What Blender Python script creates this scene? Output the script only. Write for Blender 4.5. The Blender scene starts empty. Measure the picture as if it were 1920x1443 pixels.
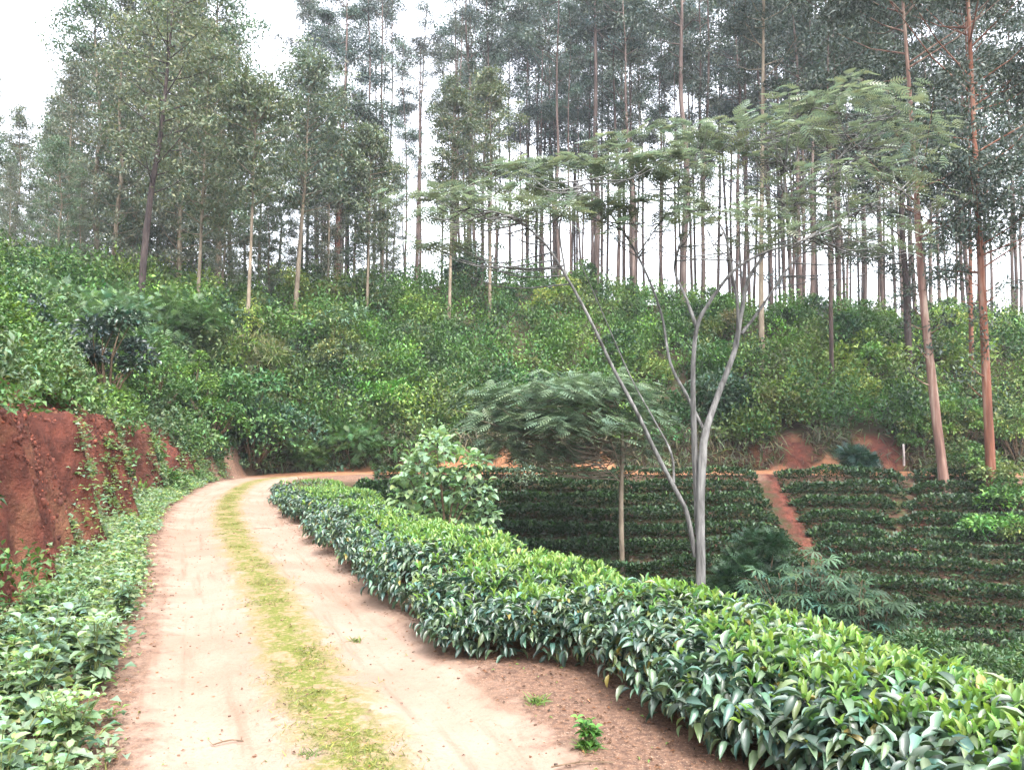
import bpy, math, random
import numpy as np
from mathutils import Vector
R = math.radians
rng = np.random.default_rng(7)
random.seed(7)
sc = bpy.context.scene
col = sc.collection

# ------------------------------------------------------------ camera
F = 1450.0; HX, HY = 960.0, 800.0; CH = 1.6     # focal in photo px, horizon row, eye height
cam_d = bpy.data.cameras.new("camera"); cam = bpy.data.objects.new("camera", cam_d); col.objects.link(cam)
cam_d.sensor_fit = 'HORIZONTAL'; cam_d.sensor_width = 36.0; cam_d.lens = 36.0 * F / 1920.0
cam_d.clip_start = 0.05; cam_d.clip_end = 3000
cam.location = (0, 0, CH); cam.rotation_euler = (R(90) + math.atan((HY - 721.5) / F), 0, 0)
sc.camera = cam

# ------------------------------------------------------------ world + sun
SUN_EL, SUN_AZ = 60.0, 160.0      # azimuth clockwise from +Y; high soft sun behind the right shoulder
w = bpy.data.worlds.new("World"); sc.world = w; w.use_nodes = True
nt = w.node_tree; nt.nodes.clear()
sky = nt.nodes.new('ShaderNodeTexSky'); sky.sky_type = 'NISHITA'; sky.sun_disc = False
sky.sun_elevation = R(SUN_EL); sky.sun_rotation = R(SUN_AZ); sky.air_density = 1.0; sky.dust_density = 4.0; sky.ozone_density = 1.0
hs = nt.nodes.new('ShaderNodeHueSaturation'); hs.inputs['Saturation'].default_value = 0.28; hs.inputs['Value'].default_value = 1.55
bg = nt.nodes.new('ShaderNodeBackground'); bg.inputs['Strength'].default_value = 0.15
wo = nt.nodes.new('ShaderNodeOutputWorld')
nt.links.new(sky.outputs[0], hs.inputs['Color']); nt.links.new(hs.outputs[0], bg.inputs[0]); nt.links.new(bg.outputs[0], wo.inputs[0])
sl = bpy.data.lights.new("sun", 'SUN'); sl.energy = 1.1; sl.angle = R(22); sl.color = (1.0, 0.96, 0.9)
so = bpy.data.objects.new("sun", sl); col.objects.link(so)
_az = R(SUN_AZ); _el = R(SUN_EL)
sdir = Vector((math.sin(_az) * math.cos(_el), math.cos(_az) * math.cos(_el), math.sin(_el)))
so.rotation_euler = sdir.to_track_quat('Z', 'Y').to_euler(); so.location = (0, -5, 30)
sc.view_settings.view_transform = 'Standard'; sc.view_settings.look = 'None'
sc.view_settings.exposure = 2.25; sc.view_settings.gamma = 1.0
sc.cycles.max_bounces = 6; sc.cycles.diffuse_bounces = 3; sc.cycles.glossy_bounces = 2
sc.cycles.transmission_bounces = 3; sc.cycles.volume_bounces = 0; sc.cycles.transparent_max_bounces = 4
sc.cycles.use_denoising = True

# ------------------------------------------------------------ noise + terrain maths
def _hash(ix, iy, seed):
    h = (ix.astype(np.int64) * 374761393 + iy.astype(np.int64) * 668265263 + seed * 1442695041) & 0x7fffffff
    h = (h ^ (h >> 13)) * 1274126177 & 0x7fffffff
    return ((h ^ (h >> 16)) & 0xffff) / 65535.0
def vnoise(x, y, seed=0):
    x = np.asarray(x, float); y = np.asarray(y, float)
    ix = np.floor(x); iy = np.floor(y); fx = x - ix; fy = y - iy
    fx = fx * fx * (3 - 2 * fx); fy = fy * fy * (3 - 2 * fy)
    a = _hash(ix, iy, seed); b = _hash(ix + 1, iy, seed); c = _hash(ix, iy + 1, seed); d = _hash(ix + 1, iy + 1, seed)
    return (a * (1 - fx) + b * fx) * (1 - fy) + (c * (1 - fx) + d * fx) * fy
def fbm(x, y, seed=0, o=3):
    s = 0; a = 0.5
    for k in range(o):
        s = s + a * (vnoise(x * 2**k, y * 2**k, seed + k) * 2 - 1); a *= 0.5
    return s
ctrl = np.array([(14, -50), (5, -25), (2, -12), (0.75, -5), (0.2, 0), (-0.68, 3.6), (-1.38, 5.2), (-2.45, 7.8), (-4.2, 11.8), (-5.9, 16.2),
                 (-7.35, 21.5), (-7.5, 24.6), (-6.4, 26.7), (-4, 27.5), (1, 27.7), (6, 27.5), (11, 27.1), (17, 26.2), (25, 24.5), (36, 22), (70, 15)], float)
def catmull(P, n=60):
    out = []
    Q = np.vstack([2 * P[0] - P[1], P, 2 * P[-1] - P[-2]])
    for i in range(1, len(Q) - 2):
        p0, p1, p2, p3 = Q[i-1], Q[i], Q[i+1], Q[i+2]
        t = np.linspace(0, 1, n, endpoint=False)[:, None]
        out.append(0.5 * ((2*p1) + (-p0 + p2)*t + (2*p0 - 5*p1 + 4*p2 - p3)*t**2 + (-p0 + 3*p1 - 3*p2 + p3)*t**3))
    return np.vstack(out + [P[-1:]])
_c = catmull(ctrl)
_seg = np.r_[0, np.cumsum(np.hypot(*np.diff(_c, axis=0).T))]
S = np.arange(0, _seg[-1], 0.12)
RC = np.c_[np.interp(S, _seg, _c[:, 0]), np.interp(S, _seg, _c[:, 1])]
RT = np.gradient(RC, axis=0); RT /= np.linalg.norm(RT, axis=1)[:, None]
RN = np.c_[RT[:, 1], -RT[:, 0]]          # right-hand side = inside of the bend
S0 = S[np.argmin(np.abs(RC[:, 1]) + (np.abs(RC[:, 0]) > 3) * 99)]
S = S - S0                                # s = 0 beside the camera
def roadsd(x, y):
    x = np.atleast_1d(np.asarray(x, float)).ravel(); y = np.atleast_1d(np.asarray(y, float)).ravel()
    d = np.empty(len(x)); s = np.empty(len(x))
    for a in range(0, len(x), 20000):
        b = slice(a, a + 20000)
        dx = x[b, None] - RC[None, ::2, 0]; dy = y[b, None] - RC[None, ::2, 1]
        q = dx * dx + dy * dy; j = q.argmin(1); jj = j * 2
        ar = np.arange(len(j)); ddx = dx[ar, j]; ddy = dy[ar, j]
        d[b] = ddx * RN[jj, 0] + ddy * RN[jj, 1]; s[b] = S[jj] + ddx * RT[jj, 0] + ddy * RT[jj, 1]
    return d, s
def rpt(s, o):
    """ground position at distance s along the track, offset o to its right"""
    c = np.c_[np.interp(s, S, RC[:, 0]), np.interp(s, S, RC[:, 1])]; n_ = np.c_[np.interp(s, S, RN[:, 0]), np.interp(s, S, RN[:, 1])]
    return c + n_ * np.asarray(o)[:, None]
def sstep(a, b, x):
    t = np.clip((x - a) / (b - a), 0, 1); return t * t * (3 - 2 * t)
def smin(a, b, k):
    h = np.clip(0.5 + 0.5 * (b - a) / k, 0, 1); return b * (1 - h) + a * h - k * h * (1 - h)
RX = np.array([-60, -30, -24, -18, -12, -5, 0, 8, 15, 20, 25, 32, 60]); RZ = np.array([11, 8.6, 8.2, 9.6, 12.1, 12.2, 11.2, 9.0, 7.6, 6.8, 6.1, 5.4, 4.2])
def terrain(x, y, fine=True, full=False):
    x = np.asarray(x, float); shp = x.shape; xf = x.ravel(); yf = np.asarray(y, float).ravel()
    d, s = roadsd(xf, yf)
    z = np.zeros_like(xf)
    # inside: falls to the gully
    nearw = 1 - sstep(17, 26, s)
    off = 1.5 + 0.9 * nearw
    ins = -0.39 * np.maximum(0, d - off); ins = np.maximum(ins, -5.2 + 0.2 * np.maximum(0, -ins - 5))
    terr = 0.10 * np.sin((d - 1.9) / 0.88 * 2 * math.pi) * sstep(1.5, 2.5, d) * sstep(14, 11, d) * (1 - nearw)
    # outside: cut bank then hillside
    o = -d - 1.15
    ero = (0.80 * (vnoise(s * 0.55, s * 0, 3) - 0.4) + 0.40 * (vnoise(s * 1.9, s * 0, 5) - 0.5) + 0.14 * (vnoise(s * 5, s * 0, 6) - 0.5))
    nb = 1 - sstep(27, 34, s)
    gap = 0.42 + 0.14 * sstep(20, 6, s)          # drain strip of weeds
    wb = o - gap * nb - 0.15 * (1 - nb) + ero
    wh = 1.75 * nb * (1 - 0.45 * sstep(19, 24, s)) + (1 - nb) * 0.9
    wall = wh * sstep(0, 1, wb / (0.6 * nb + 0.8 * (1 - nb)))
    up = np.maximum(0, wb - 0.8)
    s1 = np.minimum(up, 4.2) * 1.02 + np.maximum(0, up - 4.2) * 0.28
    s2 = up * 0.505
    prof = wall + s1 * nb + s2 * (1 - nb)
    cap = np.interp(xf, RX, RZ)
    outz = smin(prof, cap, 2.0) - 0.26 * np.maximum(0, yf - 50 - 0.1 * xf * (xf < 0))
    outz = np.maximum(outz, -12)
    z = np.where(d > 0, ins + terr, np.where(o > -0.1, np.maximum(outz, np.where(yf > 60, -99, -0.02)), 0))
    if fine:
        am = 0.03 + 0.5 * sstep(2.5, 9, o) + 0.25 * sstep(3, 7, d)
        z = z + am * fbm(xf * 0.35, yf * 0.35, 11)
        z = z + (0.012 + 0.16 * sstep(0, 0.6, wb) * (d < 0)) * fbm(xf * 2.6, yf * 2.6, 23, 2)
        # wheel ruts
        rut = np.exp(-((np.abs(d) - 0.62) / 0.26) ** 2); z = z - 0.045 * rut * (np.abs(d) < 2)
    if full: return z.reshape(shp), d.reshape(shp), s.reshape(shp), wb.reshape(shp)
    return z.reshape(shp)
def Z1(x, y): return float(terrain(np.array([x]), np.array([y]))[0])
def P(px, py, Y):
    """world point at depth Y on the sight line of photo pixel (px,py)"""
    return np.array([(px - HX) / F * Y, Y, CH + (HY - py) / F * Y])
def ray(px, py, y0=3.0, y1=70):
    Y = np.arange(y0, y1, 0.1); X = (px - HX) / F * Y; zr = CH + (HY - py) / F * Y
    h = terrain(X, Y); k = np.argmax(h >= zr)
    if not (h >= zr).any(): k = len(Y) - 1
    return X[k], Y[k], h[k]

# ------------------------------------------------------------ mesh accumulation
class Geo:
    def __init__(self): self.v = []; self.f = []; self.c = []; self.n = 0
    def add(self, v, f, c=(1, 1, 1)):
        v = np.asarray(v, np.float32).reshape(-1, 3); f = np.asarray(f, np.int64).reshape(-1, 4)
        c = np.asarray(c, np.float32)
        if c.ndim == 1: c = np.broadcast_to(c, (len(v), 3))
        self.v.append(v); self.f.append(f + self.n); self.c.append(c); self.n += len(v)
    def mesh(self, name, smooth=True):
        v = np.vstack(self.v); f = np.vstack(self.f); c = np.vstack(self.c)
        me = bpy.data.meshes.new(name)
        me.vertices.add(len(v)); me.vertices.foreach_set('co', v.astype(np.float32).ravel())
        me.loops.add(f.size); me.loops.foreach_set('vertex_index', f.astype(np.int32).ravel())
        me.polygons.add(len(f)); me.polygons.foreach_set('loop_start', np.arange(0, f.size, 4, dtype=np.int32))
        me.polygons.foreach_set('loop_total', np.full(len(f), 4, np.int32))
        me.polygons.foreach_set('use_smooth', np.full(len(f), smooth))
        a = me.color_attributes.new('Col', 'FLOAT_COLOR', 'POINT')
        a.data.foreach_set('color', np.c_[c, np.ones(len(c))].astype(np.float32).ravel())
        me.update(calc_edges=True)
        return me
    def build(self, name, mat, parent=None, smooth=True, loc=None):
        me = self.mesh(name, smooth); me.materials.append(mat)
        o = bpy.data.objects.new(name, me); col.objects.link(o)
        if parent is not None: o.parent = parent
        if loc is not None: o.location = loc
        return o
def empty(name, loc, label, cat, group=None):
    o = bpy.data.objects.new(name, None); col.objects.link(o); o.location = loc; o.empty_display_size = 0.3
    o['label'] = label; o['category'] = cat
    if group: o['group'] = group
    return o
def tag(o, label=None, cat=None, group=None, kind=None):
    for k, v in (('label', label), ('category', cat), ('group', group), ('kind', kind)):
        if v: o[k] = v
    return o
def copy_thing(r, loc, rz=0, sc_=1.0, label=None, group=None, lean=(0, 0)):
    n = r.copy(); col.objects.link(n); n.location = loc; n.rotation_euler = (lean[0], lean[1], rz)
    n.scale = (sc_, sc_, sc_) if not hasattr(sc_, '__len__') else sc_
    if label: n['label'] = label
    if group: n['group'] = group
    for ch in list(r.children):
        c = ch.copy(); col.objects.link(c); c.parent = n
    return n

def tube(g, pts, rad, sides=7, c=(1, 1, 1), wob=0.0):
    pts = np.asarray(pts, float); n = len(pts); rad = np.broadcast_to(np.asarray(rad, float), (n,))
    t = np.gradient(pts, axis=0); t /= np.linalg.norm(t, axis=1)[:, None] + 1e-9
    ref = np.array([1., 0, 0]) if abs(t[0, 0]) < 0.8 else np.array([0, 1., 0])
    a = ref - t * (t @ ref)[:, None]; a /= np.linalg.norm(a, axis=1)[:, None]; b = np.cross(t, a)
    th = np.linspace(0, 2 * math.pi, sides, endpoint=False)
    rr = rad[:, None] * (1 + wob * rng.normal(size=(n, sides))) if wob else np.repeat(rad[:, None], sides, 1)
    v = pts[:, None] + rr[..., None] * (np.cos(th)[None, :, None] * a[:, None] + np.sin(th)[None, :, None] * b[:, None])
    i = np.arange(n - 1)[:, None] * sides; j = np.arange(sides)[None]; k = (j + 1) % sides
    f = np.stack([i + j, i + k, i + sides + k, i + sides + j], -1).reshape(-1, 4)
    g.add(v.reshape(-1, 3), f, c)
def spline(pts, n=None):
    pts = np.asarray(pts, float)
    if len(pts) < 3: return np.linspace(pts[0], pts[-1], n or 5)
    q = catmull(pts, 5); return q
def unit(v): return v / (np.linalg.norm(v, axis=-1, keepdims=True) + 1e-9)

# leaf templates: x across, y along, z normal; unit length
T_QUAD = (np.array([(0, 0, 0), (0.5, 0.45, 0.06), (0, 1, -0.08), (-0.5, 0.45, 0.06)]), np.array([(0, 1, 2, 3)]))
def _grid_leaf(ws, ys, zs, fold=0.18):
    v = []; f = []
    for w_, y_, z_ in zip(ws, ys, zs): v += [(-w_, y_, z_ + fold * w_), (0, y_, z_), (w_, y_, z_ + fold * w_)]
    for i in range(len(ws) - 1):
        for j in range(2): a = i * 3 + j; f.append((a, a + 1, a + 4, a + 3))
    return np.array(v), np.array(f)
T_LEAF = _grid_leaf([0.04, 0.42, 0.5, 0.30, 0.01], [0, 0.22, 0.5, 0.8, 1.0], [0, 0.05, 0.05, -0.02, -0.12], 0.35)
T_LEAF2 = _grid_leaf([0.04, 0.5, 0.01], [0, 0.45, 1.0], [0, 0.05, -0.12], 0.35)
T_BLADE = (np.array([(-0.5, 0, 0), (0.5, 0, 0), (0.35, 0.6, 0.02), (-0.35, 0.6, 0.02), (0.05, 1, -0.15), (-0.05, 1, -0.15)]), np.array([(0, 1, 2, 3), (3, 2, 4, 5)]))
def _frond(n=6, droop=0.25, pw=0.125, pl=0.34):
    v = []; f = []
    for i in range(n):
        y = 0.12 + 0.88 * i / (n - 1); z = -droop * y * y; L = pl * math.sin(math.pi * (0.2 + 0.72 * (i / (n - 1)))) + 0.03
        for sgn in (-1, 1):
            b = len(v)
            v += [(0, y - pw / 2, z), (sgn * L * 0.9, y + 0.10, z - 0.04), (sgn * L, y + 0.10 + pw * 0.6, z - 0.05), (0, y + pw / 2, z)]
            f.append((b, b + 1, b + 2, b + 3) if sgn > 0 else (b + 3, b + 2, b + 1, b))
    return np.array(v), np.array(f)
T_FROND = _frond()
def _palm(n=7):
    v = []; f = []
    for i in range(n):
        a = (i / (n - 1) - 0.5) * R(230); dx, dy = math.sin(a), math.cos(a); b = len(v)
        L = 1 - 0.25 * abs(i / (n - 1) - 0.5) * 2
        v += [(0, 0, 0), (dx * .5 * L + dy * .085, dy * .5 * L - dx * .085, 0.0), (dx * L, dy * L, -0.22), (dx * .5 * L - dy * .085, dy * .5 * L + dx * .085, 0.0)]
        f.append((b, b + 1, b + 2, b + 3))
    return np.array(v), np.array(f)
T_PALM = _palm()

def leaves(g, tmpl, pos, dirs, size, width=0.4, c=None, roll=None, up=None):
    """place a leaf template at pos pointing along dirs; normals face up unless rolled"""
    tv, tf = tmpl; N = len(pos)
    if N == 0: return
    d = unit(np.asarray(dirs, float))
    upv = np.tile([0, 0, 1.0], (N, 1)) if up is None else up
    upv = upv + 0.001 * rng.normal(size=(N, 3))
    x = unit(np.cross(d, upv)); nrm = np.cross(x, d)
    if roll is not None:
        a = rng.normal(0, roll, N)[:, None]; x, nrm = x * np.cos(a) + nrm * np.sin(a), nrm * np.cos(a) - x * np.sin(a)
    size = np.broadcast_to(size, (N,))[:, None, None]; width = np.broadcast_to(width, (N,))[:, None, None]
    v = pos[:, None] + size * (tv[None, :, 0:1] * width * x[:, None] + tv[None, :, 1:2] * d[:, None] + tv[None, :, 2:3] * nrm[:, None])
    f = tf[None] + (np.arange(N) * len(tv))[:, None, None]
    cc = np.repeat(np.asarray(c, np.float32), len(tv), 0) if np.ndim(c) == 2 else c
    g.add(v.reshape(-1, 3), f.reshape(-1, 4), cc)
def rdir(n, zlo=-1, zhi=1):
    z = rng.uniform(zlo, zhi, n); a = rng.uniform(0, 2 * math.pi, n); r = np.sqrt(np.maximum(0, 1 - z * z))
    return np.c_[r * np.cos(a), r * np.sin(a), z]
def shade(base, n, v=0.25, h=0.12):
    """natural leaf to leaf colour variety"""
    b = np.asarray(base, float)
    k = np.exp(rng.normal(0, v, (n, 1))); t = rng.normal(0, h, (n, 1))
    return np.clip(0.63 * b * k * np.c_[1 + t, np.ones((n, 1)), 1 - t], 0.002, 1)

# ------------------------------------------------------------ materials
def nodes(name):
    m = bpy.data.materials.new(name); m.use_nodes = True; n = m.node_tree; n.nodes.clear()
    out = n.nodes.new('ShaderNodeOutputMaterial'); b = n.nodes.new('ShaderNodeBsdfPrincipled')
    return m, n, out, b
def leaf_mat(name, rough=0.5, spec=0.4, trans=0.3, gain=1.0, rand=0.0, tint=(1.35, 1.5, 0.75)):
    m, n, out, b = nodes(name)
    at = n.nodes.new('ShaderNodeAttribute'); at.attribute_name = 'Col'
    colr = at.outputs['Color']
    if rand:
        oi = n.nodes.new('ShaderNodeObjectInfo'); mr = n.nodes.new('ShaderNodeMapRange')
        mr.inputs[3].default_value = 1 - rand; mr.inputs[4].default_value = 1 + rand
        n.links.new(oi.outputs['Random'], mr.inputs[0])
        h = n.nodes.new('ShaderNodeHueSaturation'); n.links.new(colr, h.inputs['Color']); n.links.new(mr.outputs[0], h.inputs['Value'])
        ma = n.nodes.new('ShaderNodeMath'); ma.operation = 'FRACT'; mb = n.nodes.new('ShaderNodeMath'); mb.operation = 'MULTIPLY'; mb.inputs[1].default_value = 17.3
        n.links.new(oi.outputs['Random'], mb.inputs[0]); n.links.new(mb.outputs[0], ma.inputs[0])
        mh = n.nodes.new('ShaderNodeMapRange'); mh.inputs[3].default_value = 0.48; mh.inputs[4].default_value = 0.52
        n.links.new(ma.outputs[0], mh.inputs[0]); n.links.new(mh.outputs[0], h.inputs['Hue']); colr = h.outputs[0]
    b.inputs['Roughness'].default_value = rough; b.inputs['Specular IOR Level'].default_value = spec
    n.links.new(colr, b.inputs['Base Color'])
    tr = n.nodes.new('ShaderNodeBsdfTranslucent'); mg = n.nodes.new('ShaderNodeVectorMath'); mg.operation = 'MULTIPLY'; mg.inputs[1].default_value = tint
    n.links.new(colr, mg.inputs[0]); n.links.new(mg.outputs[0], tr.inputs[0])
    mx = n.nodes.new('ShaderNodeMixShader'); mx.inputs[0].default_value = trans
    n.links.new(b.outputs[0], mx.inputs[1]); n.links.new(tr.outputs[0], mx.inputs[2]); n.links.new(mx.outputs[0], out.inputs[0])
    return m
def ramp(n, fac, stops):
    r = n.nodes.new('ShaderNodeValToRGB'); e = r.color_ramp.elements
    while len(e) < len(stops): e.new(0.5)
    for k, (p, c) in enumerate(stops): e[k].position = p; e[k].color = (*c, 1)
    n.links.new(fac, r.inputs[0]); return r.outputs[0]
def noise(n, scale, detail=5, rough=0.6, vec=None, dist=0):
    t = n.nodes.new('ShaderNodeTexNoise'); t.inputs['Scale'].default_value = scale; t.inputs['Detail'].default_value = detail
    t.inputs['Roughness'].default_value = rough; t.inputs['Distortion'].default_value = dist
    if vec is not None: n.links.new(vec, t.inputs['Vector'])
    return t.outputs[0]
def bump(n, b, h, strength, dist):
    k = n.nodes.new('ShaderNodeBump'); k.inputs['Strength'].default_value = strength; k.inputs['Distance'].default_value = dist
    n.links.new(h, k.inputs['Height']); n.links.new(k.outputs[0], b.inputs['Normal'])
def bark_mat(name, stops, zs=0.35, scale=6, rough=0.85, bs=0.4, rand=0.0):
    m, n, out, b = nodes(name)
    tc = n.nodes.new('ShaderNodeTexCoord'); mp = n.nodes.new('ShaderNodeMapping'); mp.inputs['Scale'].default_value = (1, 1, zs)
    n.links.new(tc.outputs['Object'], mp.inputs[0])
    no = noise(n, scale, 6, 0.62, mp.outputs[0], 0.4); c = ramp(n, no, stops)
    if rand:
        oi = n.nodes.new('ShaderNodeObjectInfo'); mr = n.nodes.new('ShaderNodeMapRange'); mr.inputs[3].default_value = 1 - rand; mr.inputs[4].default_value = 1 + rand
        n.links.new(oi.outputs['Random'], mr.inputs[0]); h = n.nodes.new('ShaderNodeHueSaturation'); n.links.new(c, h.inputs['Color']); n.links.new(mr.outputs[0], h.inputs['Value']); c = h.outputs[0]
    n.links.new(c, b.inputs['Base Color']); b.inputs['Roughness'].default_value = rough; b.inputs['Specular IOR Level'].default_value = 0.2
    bump(n, b, noise(n, scale * 3, 5, 0.6, mp.outputs[0]), bs, 0.03)
    n.links.new(b.outputs[0], out.inputs[0]); return m
def mixc(n, fac, a, b_):
    x = n.nodes.new('ShaderNodeMix'); x.data_type = 'RGBA'
    n.links.new(fac, x.inputs[0])
    for k, v in ((6, a), (7, b_)):
        if isinstance(v, tuple): x.inputs[k].default_value = (*v, 1)
        else: n.links.new(v, x.inputs[k])
    return x.outputs[2]
def mth(n, op, a, b_=None, clamp=False):
    x = n.nodes.new('ShaderNodeMath'); x.operation = op; x.use_clamp = clamp
    for k, v in ((0, a), (1, b_)):
        if v is None: continue
        if isinstance(v, (int, float)): x.inputs[k].default_value = v
        else: n.links.new(v, x.inputs[k])
    return x.outputs[0]
def mrange(n, v, a, b_, c=0.0, d=1.0):
    x = n.nodes.new('ShaderNodeMapRange'); x.interpolation_type = 'SMOOTHSTEP'
    n.links.new(v, x.inputs[0])
    for k, q in enumerate((a, b_, c, d)): x.inputs[1 + k].default_value = q
    return x.outputs[0]

def ground_mat():
    """one soil material: sandy wheel tracks, mossy crown, litter margins, red cut bank, dark forest floor"""
    m, n, out, b = nodes('soil')
    geo = n.nodes.new('ShaderNodeNewGeometry'); pos = geo.outputs['Position']
    at = n.nodes.new('ShaderNodeAttribute'); at.attribute_name = 'road'     # r: distance from the centre line (signed), g: bare bank
    sp = n.nodes.new('ShaderNodeSeparateColor'); n.links.new(at.outputs['Color'], sp.inputs[0])
    d = sp.outputs[0]; bank = sp.outputs[1]; open_ = sp.outputs[2]
    n_lo = noise(n, 0.9, 5, 0.6, pos); n_md = noise(n, 4.5, 6, 0.65, pos); n_hi = noise(n, 26, 5, 0.7, pos); n_vh = noise(n, 90, 3, 0.7, pos)
    ad = mth(n, 'ABSOLUTE', d)
    wob = mth(n, 'MULTIPLY', mth(n, 'SUBTRACT', n_md, 0.5), 0.95); adw = mth(n, 'ADD', ad, wob)
    sand = mixc(n, mrange(n, n_lo, 0.35, 0.65), (0.195, 0.134, 0.101), (0.245, 0.176, 0.139))
    sand = mixc(n, mrange(n, n_hi, 0.50, 0.80), sand, (0.19, 0.12, 0.085))
    sand = mixc(n, mrange(n, n_vh, 0.64, 0.70), sand, (0.12, 0.07, 0.05))
    cv = n.nodes.new('ShaderNodeCombineXYZ'); n.links.new(mth(n, 'MULTIPLY', d, 9.0), cv.inputs[0]); n.links.new(mth(n, 'MULTIPLY', open_, 70.0), cv.inputs[1])
    trk = noise(n, 1.0, 4, 0.6, cv.outputs[0])
    sand = mixc(n, mrange(n, trk, 0.49, 0.78), sand, (0.155, 0.102, 0.073))
    crown = mixc(n, mrange(n, n_hi, 0.35, 0.65), (0.23, 0.16, 0.10), (0.17, 0.115, 0.065))
    moss = mixc(n, mrange(n, n_vh, 0.3, 0.7), (0.058, 0.074, 0.014), (0.120, 0.130, 0.026))
    crown = mixc(n, mth(n, 'MULTIPLY', mrange(n, n_md, 0.37, 0.52), mrange(n, n_hi, 0.30, 0.54)), crown, moss)
    c = mixc(n, mrange(n, adw, 0.35, 0.10), sand, crown)
    edge = mixc(n, mrange(n, n_hi, 0.4, 0.62), (0.140, 0.082, 0.056), (0.075, 0.045, 0.034))
    edge = mixc(n, mrange(n, n_vh, 0.58, 0.66), edge, (0.25, 0.18, 0.13))
    c = mixc(n, mrange(n, adw, 0.80, 1.15), c, edge)
    # far part of the road is redder clay
    sepx = n.nodes.new('ShaderNodeSeparateXYZ'); n.links.new(pos, sepx.inputs[0])
    clay = mixc(n, mrange(n, n_md, 0.35, 0.65), (0.22, 0.105, 0.055), (0.17, 0.08, 0.042))
    c = mixc(n, mth(n, 'MULTIPLY', mrange(n, sepx.outputs[1], 24.3, 26.4), mrange(n, adw, 1.5, 1.2)), c, clay)
    floor = mixc(n, mrange(n, n_md, 0.4, 0.6), (0.035, 0.020, 0.013), (0.024, 0.032, 0.012))
    c = mixc(n, mth(n, 'MULTIPLY', mrange(n, ad, 1.15, 1.4), mrange(n, sepx.outputs[1], 25.5, 27.3)), c, floor) if False else c
    c = mixc(n, mrange(n, adw, 1.7, 2.5), c, floor)
    c = mixc(n, mth(n, 'MULTIPLY', mrange(n, ad, 1.2, 1.45), mrange(n, sepx.outputs[1], 25.5, 27.0)), c, floor)
    red = mixc(n, mrange(n, n_md, 0.30, 0.68), (0.108, 0.034, 0.023), (0.045, 0.016, 0.012))
    red = mixc(n, mrange(n, n_lo, 0.50, 0.66), red, (0.135, 0.062, 0.036))
    red = mixc(n, mrange(n, n_hi, 0.62, 0.72), red, (0.22, 0.085, 0.055))
    c = mixc(n, bank, c, red)
    n.links.new(c, b.inputs['Base Color']); b.inputs['Roughness'].default_value = 0.95; b.inputs['Specular IOR Level'].default_value = 0.15
    hh = mth(n, 'ADD', mth(n, 'MULTIPLY', n_hi, 0.5), mth(n, 'ADD', mth(n, 'MULTIPLY', n_vh, 0.2), mth(n, 'MULTIPLY', mth(n, 'MULTIPLY', n_md, bank), 5.0)))
    bump(n, b, hh, 0.6, 0.06)
    n.links.new(b.outputs[0], out.inputs[0]); return m
M_soil = ground_mat()
M_tea = leaf_mat('tea leaf', 0.42, 0.75, 0.16)
M_shoot = leaf_mat('young tea shoot', 0.42, 0.4, 0.42)
M_teafar = leaf_mat('tea leaf on the slope', 0.5, 0.3, 0.18)
M_weed = leaf_mat('herb leaf', 0.5, 0.35, 0.35, rand=0.15)
M_bush = leaf_mat('shrub leaf', 0.5, 0.3, 0.22, rand=0.15)
M_gloss = leaf_mat('glossy shrub leaf', 0.3, 0.6, 0.12)
M_euc = leaf_mat('eucalyptus leaf', 0.5, 0.35, 0.12, rand=0.22)
M_oak = leaf_mat('silver oak leaf', 0.55, 0.35, 0.2, rand=0.15)
M_umb = leaf_mat('feathery leaflet', 0.5, 0.35, 0.25, tint=(1.1, 1.2, 0.85))
M_grass = leaf_mat('grass blade', 0.6, 0.25, 0.35)
M_litter = leaf_mat('dead leaf', 0.8, 0.2, 0.1)
B_euc = bark_mat('eucalyptus bark', [(0.30, (0.03, 0.022, 0.020)), (0.50, (0.075, 0.052, 0.045)), (0.68, (0.15, 0.115, 0.10))], 0.12, 5, rand=0.3)
B_orange = bark_mat('orange eucalyptus bark', [(0.32, (0.06, 0.025, 0.018)), (0.50, (0.14, 0.055, 0.033)), (0.66, (0.22, 0.135, 0.10))], 0.10, 5)
B_pink = bark_mat('pinkish peeling bark', [(0.36, (0.08, 0.042, 0.035)), (0.5, (0.17, 0.098, 0.076)), (0.62, (0.30, 0.22, 0.175))], 0.10, 4)
B_dark = bark_mat('dark bark', [(0.35, (0.018, 0.013, 0.013)), (0.6, (0.045, 0.033, 0.03)), (0.75, (0.09, 0.07, 0.06))], 0.3, 7)
B_pale = bark_mat('pale bark', [(0.30, (0.08, 0.062, 0.045)), (0.55, (0.18, 0.145, 0.105)), (0.75, (0.27, 0.23, 0.18))], 0.25, 7, rand=0.2)
B_grey = bark_mat('smooth grey bark', [(0.34, (0.045, 0.043, 0.041)), (0.5, (0.115, 0.112, 0.108)), (0.66, (0.20, 0.195, 0.188))], 0.16, 11, bs=.8)
B_twig = bark_mat('woody stem', [(0.3, (0.06, 0.04, 0.025)), (0.7, (0.16, 0.11, 0.07))], 1, 12)
B_green = bark_mat('green stem', [(0.3, (0.08, 0.10, 0.03)), (0.7, (0.14, 0.16, 0.06))], 1, 12)

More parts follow.
